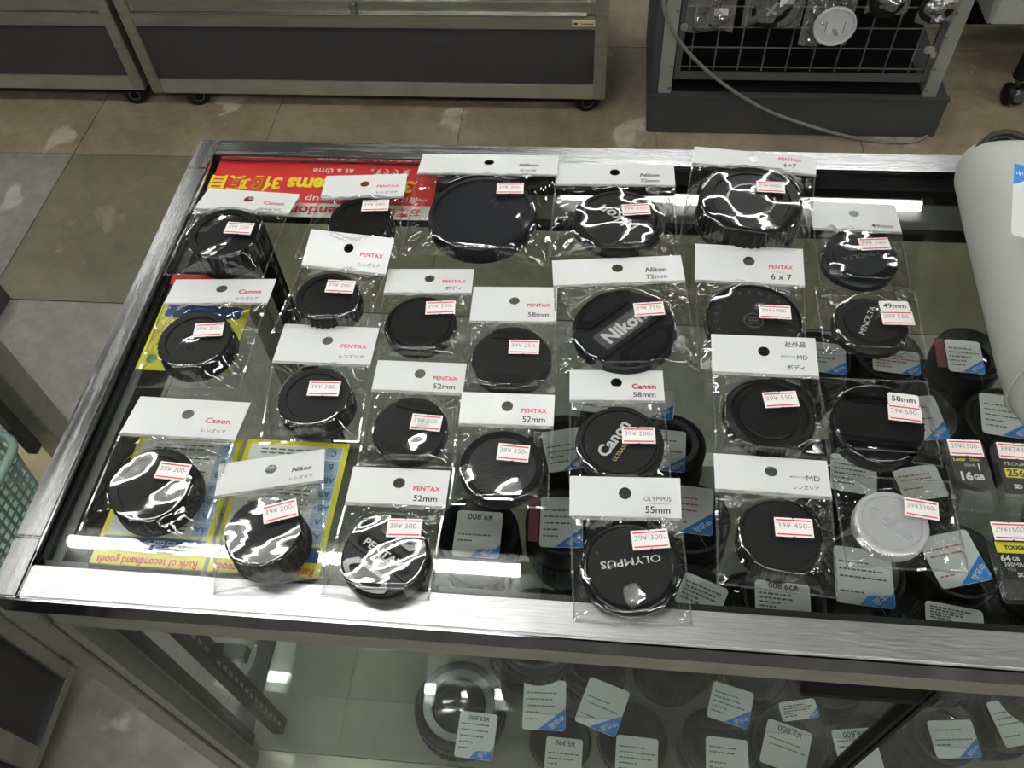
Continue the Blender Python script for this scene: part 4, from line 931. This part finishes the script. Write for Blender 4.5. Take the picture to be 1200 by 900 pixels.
TZT = .762
LENS = [  # tag px, size, angle, options, label
    (560, 626, .037, .040, 0, dict(text='¥9,800', corner='strip'), 'black lens under the glass with white tag reading 9,800', 1),
    (658, 612, .034, .044, 2, dict(corner='br', redstrip=True), 'black lens under the glass whose tag has a dark red strip', 0),
    (662, 527, .034, .040, 14, dict(corner='br'), 'black lens under the glass with tilted handwritten tag left of the 58mm bag', 2),
    (730, 470, .088, .030, -4, dict(corner='br'), 'black lens under the glass whose tag is mostly hidden behind the 58mm header', 0),
    (782, 528, .030, .040, -3, dict(corner='br'), 'black lens under the glass with tag beside the slanted-lettering cap', 3),
    (806, 597, .040, .042, -4, dict(corner='br', red=True), 'black lens under the glass with densely printed tag right of the 55mm bag', 0),
    (822, 698, .034, .026, -22, dict(corner='none'), 'black lens at the front rail with only a white tag corner showing', 2),
    (917, 702, .040, .026, -3, dict(text='¥29,800', corner='none'), 'black lens at the front rail with white tag reading 29,800', 0),
    (1012, 676, .042, .046, -4, dict(corner='strip'), 'black lens below the silver cap with a blue-edged printed tag', 3),
    (1118, 655, .040, .042, 16, dict(corner='br', red=True), 'black lens right of the silver cap with a turned blue-cornered tag', 0),
    (1078, 566, .036, .030, 12, dict(corner='none', red=True), 'black lens under the glass with tag above the silver cap', 2),
    (1000, 556, .036, .034, -8, dict(corner='none'), 'black lens under the glass with tag left above the silver cap', 0),
    (1050, 424, .040, .026, -6, dict(corner='br', red=True), 'black lens under the glass with blue-cornered tag below the 49mm sticker bag', 0),
    (972, 420, .028, .034, -6, dict(corner='br'), 'black lens under the glass with tag between handwritten header and 49mm bag', 2),
    (1130, 418, .030, .036, -4, dict(corner='br', redstrip=True), 'black lens under the glass with red-stripped tag beside the pouch', 0),
    (1180, 488, .042, .042, -8, dict(corner='br'), 'black lens under the glass with handwritten tag at the foot of the pouch', 3),
    (1080, 490, .034, .044, 8, dict(corner='br'), 'black lens under the glass with tag right of the 58mm sticker bag', 0),
    (1118, 722, .040, .016, -8, dict(corner='none'), 'black lens at the front rail below the cased memory cards', 2),
]


def relax(L, ymin, ymax, xmin):
    for it in range(120):
        for a in range(len(L)):
            for b_ in range(a):
                dx, dy = L[a][0] - L[b_][0], L[a][1] - L[b_][1]; d = math.hypot(dx, dy) + 1e-9; m = (L[a][2] + L[b_][2]) * 1.03 + .003
                if d < m:
                    k = (m - d) / 2 / d; L[a][0] += dx * k; L[a][1] += dy * k; L[b_][0] -= dx * k; L[b_][1] -= dy * k
        for q in L: q[1] = min(max(q[1], ymin + q[2] * 1.03), ymax - q[2]); q[0] = max(q[0], xmin)
    return L


placed = []
for i, (px, py, *_) in enumerate(LENS):
    c = TZ(px, py, TZT); r = random.Random(i); placed.append([c[0], c[1] + .004, r.uniform(.030, .034)])
relax(placed, GY0 + .022, GY1 - .05, -.10)
for i, (px, py, w_, h_, deg, kw, lab, style) in enumerate(LENS):
    x, y, R = placed[i]; r = random.Random(i + 100)
    t = thing('camera_lens', (x, y, SZ), lab, 'lens', 'used lenses on the glass shelf'); build_lens(t, x, y, SZ + .0002, R, TZT - SZ - .003 - r.choice((0, .0, .004, .008)), style)
    build_tag(t, px, py, TZT, w_, h_, deg, seed=i, **kw)
r = random.Random(8); n = 0
for yy in (.235, .275, .312, .35, .385):
    for xx in np.arange(-.03, .70, .02):
        R = .033; x, y = xx + r.uniform(-.006, .006), yy + r.uniform(-.004, .004)
        if n < 26 and all(math.hypot(x - q[0], y - q[1]) > R + q[2] + .001 for q in placed) and y > GY0 + .02 + R:
            placed.append((x, y, R)); n += 1
            t = thing('camera_lens', (x, y, SZ), 'black lens standing on the glass shelf without a visible tag', 'lens', 'untagged lenses on the glass shelf'); build_lens(t, x, y, SZ + .0002, R, r.uniform(.055, .074), r.choice((0, 2, 2, 3)))

LZ = .505
LOW = [
    (558, 862, .038, .044, -2, dict(text='¥59,800', corner='strip'), 'lens hood on the lower deck with tag reading 59,800', 3),
    (660, 893, .038, .040, -1, dict(text='¥5,990', corner='none'), 'black lens on the lower deck with tag reading 5,990', 2),
    (638, 826, .042, .048, 2, dict(corner='br'), 'black lens on the lower deck with upright tag, left of two tags', 0),
    (706, 828, .042, .046, -18, dict(corner='br'), 'black lens on the lower deck with tag turned to the left', 2),
    (746, 888, .042, .040, -2, dict(corner='none'), 'black lens on the lower deck with handwritten tag at the bottom edge', 2),
    (856, 826, .040, .036, -14, dict(corner='br'), 'black lens on the lower deck with curled tag under the front rail', 0),
    (936, 832, .036, .018, 12, dict(corner='br'), 'black lens on the lower deck with a mostly hidden blue tag', 0),
    (852, 888, .040, .036, -2, dict(corner='none'), 'black lens on the lower deck with square white tag at the bottom edge', 2),
    (921, 876, .042, .042, -16, dict(text='¥2,800', corner='none'), 'black lens on the lower deck with tag tilted left at the bottom edge', 0),
    (1005, 880, .040, .040, 8, dict(text='¥8,800', corner='none'), 'black lens on the lower deck with tag crossed by the black door edge', 2),
    (1118, 866, .042, .034, 6, dict(corner='br'), 'black lens on the lower deck with curled tag right of the door edge', 0),
    (1188, 846, .036, .042, 14, dict(corner='none'), 'black lens on the lower deck with tag at the right frame edge', 0),
]
DZ = .42; placed2 = []; LZS = []
for i, (px, py, w_, h_, *_) in enumerate(LOW):
    z = LZ
    while z > .434 and TZ(px, py, z)[1] - h_ * .48 < .195: z -= .004
    c = TZ(px, py, z); r = random.Random(50 + i); LZS.append(z); placed2.append([c[0], c[1] + .01, .046 if i == 0 else r.uniform(.031, .036)])
placed2.append([TZ(795, 812, .55)[0], .27, .046])
relax(placed2, GY0 + .024, GY1 - .05, -.12)
x, y, R = placed2[-1]; t = thing('camera_lens', (x, y, DZ), 'large tall black lens barrel on the lower deck under the front rail', 'lens'); build_lens(t, x, y, DZ + .0003, R, .15, 2)
for i, (px, py, w_, h_, deg, kw, lab, style) in enumerate(LOW):
    x, y, R = placed2[i]; z = LZS[i]
    t = thing('camera_lens', (x, y, DZ), lab, 'lens', 'used lenses on the lower deck'); build_lens(t, x, y, DZ + .0003, R, max(z - DZ - .003, .012), style); build_tag(t, px, py, z + .002, w_, h_, deg, seed=90 + i, ymin=.193, **kw)
r = random.Random(21); n = 0
for yy in (.30, .37, .44):
    for xx in np.arange(-.06, .74, .03):
        R = .036; x, y = xx + r.uniform(-.01, .01), yy + r.uniform(-.01, .01)
        if n < 14 and all(math.hypot(x - q[0], y - q[1]) > R + q[2] + .004 for q in placed2) and not (y > .42 and r.random() < .6):
            placed2.append((x, y, R)); n += 1
            t = thing('camera_lens', (x, y, DZ), 'black lens standing on the lower deck without a visible tag', 'lens', 'untagged lenses on the lower deck'); build_lens(t, x, y, DZ + .0003, R, r.uniform(.06, .10), r.choice((0, 2, 3)))
cb = spline([TZ(300, 757, .66), TZ(296, 775, .60), TZ(285, 795, .54), TZ(270, 815, .48), TZ(262, 828, .43)], 6)
o = obj('white_cable', tube(cb, .0012, 6), 'tag_white', None, smooth=60, loc0=cb[-1]); o['label'] = 'thin white cord hanging inside the case at the left'; o['category'] = 'cord'

# ------------------------------------------------------------------ pouch on the right
pt = thing('lens_pouch', (.315, .45, TOP), 'pale grey padded drawstring pouch lying at the right edge', 'pouch')
V, Fs = [], []; NS = 40
rings = [(.315, .04, .03, .004), (.317, .09, .062, .003), (.322, .118, .084, .003), (.334, .134, .097, .003), (.352, .140, .102, .003), (.40, .141, .103, .003), (.45, .141, .1, .003), (.49, .139, .092, .003), (.52, .134, .08, .003), (.545, .128, .062, .003), (.562, .108, .045, .005), (.575, .08, .034, .008), (.583, .05, .024, .012)]
rr_ = np.random.RandomState(4)
for k, (y, wd, ht, z0) in enumerate(rings):
    cxk = .3145 + .012 * (y - .33) / .24 + .006
    for a in np.linspace(0, 2 * math.pi, NS, endpoint=False):
        ca, sa = math.cos(a), math.sin(a); e = .78
        puck = 1 + (.05 * math.sin(7 * a + 1) * max(0, (y - .54) / .05))
        V.append((cxk + wd / 2 * math.copysign(abs(ca) ** e, ca) * puck, y + .004 * math.sin(3 * a) * (y > .36), TOP + z0 + ht / 2 + ht / 2 * math.copysign(abs(sa) ** e, sa) * puck))
for k in range(len(rings) - 1):
    for i in range(NS): j = (i + 1) % NS; Fs.append((k * NS + i, k * NS + j, (k + 1) * NS + j, (k + 1) * NS + i))
Fs += [tuple(range(NS)), tuple((len(rings) - 1) * NS + i for i in range(NS - 1, -1, -1))]
obj('body', vf(V, Fs), 'pouch', pt, smooth=60)
k = 3; sm = [np.array(V[k * NS + i]) * 1.0 for i in range(NS)]; cen = np.mean(sm, 0)
obj('seam', tube([cen + (p - cen) * 1.008 for p in sm], .0011, 6, close=True), 'pouch', pt, smooth=60)
cd = spline([TZ(1143, 178, .952), TZ(1152, 166, .956), TZ(1164, 158, .958), TZ(1180, 155, .958), TZ(1198, 160, .958), TZ(1215, 172, .955)], 8)
obj('drawstring', tube(cd, .0024, 8), 'cord', pt, smooth=60)
cd2 = spline([TZ(1146, 174, .950), TZ(1162, 163, .953), TZ(1180, 161, .954), TZ(1198, 168, .954), TZ(1214, 184, .952)], 8); obj('drawstring', tube(cd2, .0024, 8), 'cord', pt, smooth=60)
A, Bq, Cq = TZ(1184, 191, 1.012), TZ(1214, 196, 1.012), TZ(1189, 276, 1.010)
fr = Frame((Bq + Cq) / 2, Bq - A, A - Cq); W, H = np.linalg.norm(Bq - A), np.linalg.norm(A - Cq)
tg = obj('price_tag', fr.put(prism(rrect(W, H, .003), -.0006, 0)), 'tag_white', pt)
obj('blue_band', fr.put(prism([(-W * .48, H * .49), (-W * .48, H * .2), (W * .48, H * .36), (W * .48, H * .49)], 0, .0004)), 'tag_blue', tg)
obj('corner_print', fr.put(txt('中古', W * .6, None, .01), -W * .1, H * .36, .0007, .12), 'sign_white', tg)

# ------------------------------------------------------------------ wire rack on its plinth, back right
rk = thing('wire_rack', (.447, 1.95, 0), 'grey wire-grid rack on a dark plinth at the back right', 'rack')
obj('plinth', box(.105, .791, 1.783, 2.2, 0, .108), 'plinth_grey', rk, bevel=.004)
obj('plinth_edge', box(.104, .792, 1.780, 1.80, .102, .110), 'plinth_grey', rk, bevel=.001)
for xa in (.124, .729): obj('post', box(xa, xa + .031, 1.79, 1.82, .110, 1.5), 'rack_grey', rk, bevel=.001); obj('post', box(xa, xa + .031, 2.15, 2.18, .110, 1.5), 'rack_grey', rk, bevel=.001)
for xa in (.150, .734):
    for q in range(8): obj('bolt', xf(lathe([(0, .002), (.003, .001), (.0035, 0)], 10), rot_axis('X', math.pi / 2), (xa, 1.789, .125 + .058 * q + (.02 if q > 1 else 0))), 'lens_ring', rk, smooth=60)
obj('side_panel', box(.106, .122, 1.79, 2.18, .11, 1.45), 'plinth_grey', rk); obj('back_panel', box(.155, .729, 1.93, 1.94, .11, 1.45), 'black', rk); obj('base_board', box(.155, .729, 1.80, 1.93, .1085, .116), 'black', rk)
obj('grid_frame', box(.158, .729, 1.800, 1.812, .141, .157), 'wire_grey', rk, bevel=.001); obj('grid_frame', box(.158, .172, 1.800, 1.812, .157, 1.4), 'wire_grey', rk, bevel=.001); obj('grid_frame', box(.717, .729, 1.800, 1.812, .157, 1.4), 'wire_grey', rk, bevel=.001)
for q in range(10): z = .172 + .0497 * q; obj('grid_wire', tube([(.165, 1.806, z), (.722, 1.806, z)], .0019, 6), 'wire_grey', rk)
for q in range(10): x = .192 + .0545 * q; obj('grid_wire', tube([(x, 1.803, .165), (x, 1.803, .66)], .0019, 6), 'wire_grey', rk)
obj('grid_clip', box(.700, .722, 1.795, 1.806, .216, .232), 'rack_grey', rk, bevel=.003); obj('grid_clip', box(.716, .730, 1.794, 1.806, .205, .221), 'rack_grey', rk, bevel=.003); obj('grid_clip', box(.160, .176, 1.794, 1.806, .268, .284), 'rack_grey', rk, bevel=.003)
cp = [(777, -25), (777, 0), (780, 18), (792, 42), (815, 70), (850, 100), (900, 130), (960, 151)]
path = [TY(px, py, 1.772) for px, py in cp] + [TZ(1010, 163, .006), TZ(1060, 167, .006), TZ(1085, 160, .006), TZ(1096, 143, .006), TZ(1104, 125, .006)]
o = obj('power_cable', tube(spline(path, 8), .0042, 8), 'cable_grey', None, smooth=60, loc0=path[8]); o['label'] = 'grey cable drooping across the dark rack plinth'; o['category'] = 'cable'


def hang_bag(px0, px1, pyb, seed, label, cap=None, caplabel=None, style=0):
    y = 1.792; a, b_ = TY(px0, pyb, y), TY(px1, pyb, y); x0, x1, z0 = a[0], b_[0], (a[2] + b_[2]) / 2; z1 = z0 + .14; n = 26
    t = thing('hanging_bag', ((x0 + x1) / 2, y, z0), label, 'plastic bag', 'accessory bags hanging on the rack')
    U, Vv = np.meshgrid(np.linspace(0, 1, n), np.linspace(0, 1, n)); P = np.column_stack([(x0 + (x1 - x0) * U).ravel(), (z0 + (z1 - z0) * Vv).ravel()])
    em = np.clip(np.minimum(np.minimum(U, 1 - U), np.minimum(Vv, 1 - Vv)) / .12, 0, 1).ravel()
    dep = (.016 * np.sin(np.pi * U.ravel()) + fold_noise(P, seed, 14, .011, .022)) * em
    g = vf(np.column_stack([P[:, 0], y - .004 - np.maximum(dep, 0), P[:, 1] + .004 * np.sin(U.ravel() * 7 + seed) * (1 - Vv.ravel())]), [(j * n + i, j * n + i + 1, (j + 1) * n + i + 1, (j + 1) * n + i) for j in range(n - 1) for i in range(n - 1)])
    obj('film', g, 'film_crinkle', t, smooth=40)
    if cap:
        cx, cy, rpx = cap; c = TY(cx, cy, y - .006); R = rpx * 2.2 / F
        k = thing('hanging_lens_cover', (c[0], c[1], c[2] - R), caplabel, 'lens cap', 'caps hanging on the rack')
        if style == 2: obj('ring', xf(lathe([(.66 * R, 0), (.68 * R, .008), (.95 * R, .008), (R, .006), (R, 0)], 40), rot_axis('X', math.pi / 2), c), 'plastic_gloss', k, smooth=35)
        else: obj('disc', xf(lathe([(0, .007), (.8 * R, .007), (.82 * R, .0075), (.95 * R, .007), (R, .005), (R, 0), (0, 0)], 40), rot_axis('X', math.pi / 2), c), 'plastic0', k, smooth=35)
        f = Frame(c + np.array([0, -.0085, 0]), (1, 0, 0), (0, 0, 1))
        if style == 1:
            obj('cross_emblem', f.put(join(prism([(-R * .3, -R * .22), (-R * .18, -R * .3), (R * .22, R * .42), (R * .12, R * .46)], 0, .0003), prism([(-R * .36, R * .12), (-R * .3, R * .2), (R * .26, -R * .14), (R * .16, -R * .24)], 0, .0003))), 'cap_print', k)
        if style in (1, 2): obj('label_sticker', f.put(prism(rrect(.03, .017, .001), 0, .0004), R * .62, R * .55), 'sticker', t)


hang_bag(802, 858, 36, 3, 'crinkled clear bag with a black tube at the left end of the rack', (836, 18, 11), 'small black tube cap in the leftmost hanging bag', 2)
hang_bag(868, 937, 30, 6, 'clear bag with a black disc bearing a white cross mark', (905, 10, 20), 'black disc with a white cross mark hanging on the rack', 1)
hang_bag(934, 990, 52, 9, 'crumpled clear bag partly behind the white round lid')
hang_bag(1012, 1062, 14, 12, 'clear bag with a black cap hanging right of the white lid', (1040, 0, 17), 'black cap hanging right of the white lid')
hang_bag(1070, 1116, 26, 15, 'clear bag with black ring and white sticker at the right rack post', (1098, 6, 17), 'glossy black ring in the rightmost hanging bag', 2)
c = TY(978, 30, 1.765); R = .0445
ld = thing('round_lid', (c[0], c[1], c[2] - R), 'frosted white round lid hanging at the front of the rack', 'lid')
obj('disc', xf(lathe([(0, .006), (.86 * R, .006), (.9 * R, .0085), (.97 * R, .0085), (R, .006), (R, 0), (0, 0)], 48), rot_axis('X', math.pi / 2), c), 'lid_white', ld, smooth=35)
f = Frame(c + np.array([0, -.0063, 0]), (1, 0, 0), (0, 0, 1))
obj('label', f.put(prism(rrect(R * .9, R * .75, .002), 0, .0003)), 'tag_white', ld)
for s in (-1, 1): obj('printed_bar', f.put(prism([(s * R * .42 - .001, -R * .3), (s * R * .42 + .001, -R * .3), (s * R * .42 + .001, R * .3), (s * R * .42 - .001, R * .3)], 0, .0005)), 'print_grey', ld)

# desk at the far right with a caster leg
dk = thing('desk', (1.25, 2.15, 0), 'grey desk on dark caster legs at the top right corner', 'desk')
a = TY(1157, 28, 1.95)
obj('drawer_unit', box(.873, 1.5, 1.95, 2.4, a[2], .62), 'desk_grey', dk, bevel=.003); obj('drawer_front', box(.882, 1.5, 1.946, 1.951, a[2] + .001, a[2] + .10), 'desk_white', dk, bevel=.002)
obj('bracket', box(.80, .83, 1.98, 2.0, .21, .225), 'desk_grey', dk); obj('desk_top', box(.84, 1.6, 1.93, 2.45, .68, .71), 'desk_grey', dk, bevel=.003)
obj('dark_backing', box(.80, 1.6, 2.22, 2.24, .03, .62), 'black', dk)  # black sheet filling the dark area behind the desk legs
lg = TZ(1183, 118, 0.0)
lx = lg[0] - .004
obj('leg', tube([(lx, 1.925, .075), (lx, 1.925, .68)], .021, 20), 'rubber', dk, smooth=60); obj('leg', tube([(1.55, 1.96, .075), (1.55, 1.96, .68)], .021, 20), 'rubber', dk, smooth=60)
obj('caster_stem', tube([(lx, 1.925, .05), (lx, 1.925, .078)], .009, 14), 'lens_ring', dk, smooth=60)
for dx, m in ((-.016, 'rubber'), (.016, 'rubber')): obj('wheel', xf(lathe([(0, -.010), (.02, -.010), (.026, -.006), (.027, 0), (.026, .006), (.02, .010), (0, .010)], 28), rot_axis('Y', math.pi / 2), (lx + dx * .8, 1.925, .027)), m, dk, smooth=35)
obj('caster_hood', xf(lathe([(0, .010), (.014, .010), (.018, .004), (.018, -.004)], 24), rotz(.0) @ rot_axis('X', math.pi / 2), (lx + .006, 1.905, .036)), 'lens_ring', dk, smooth=50)
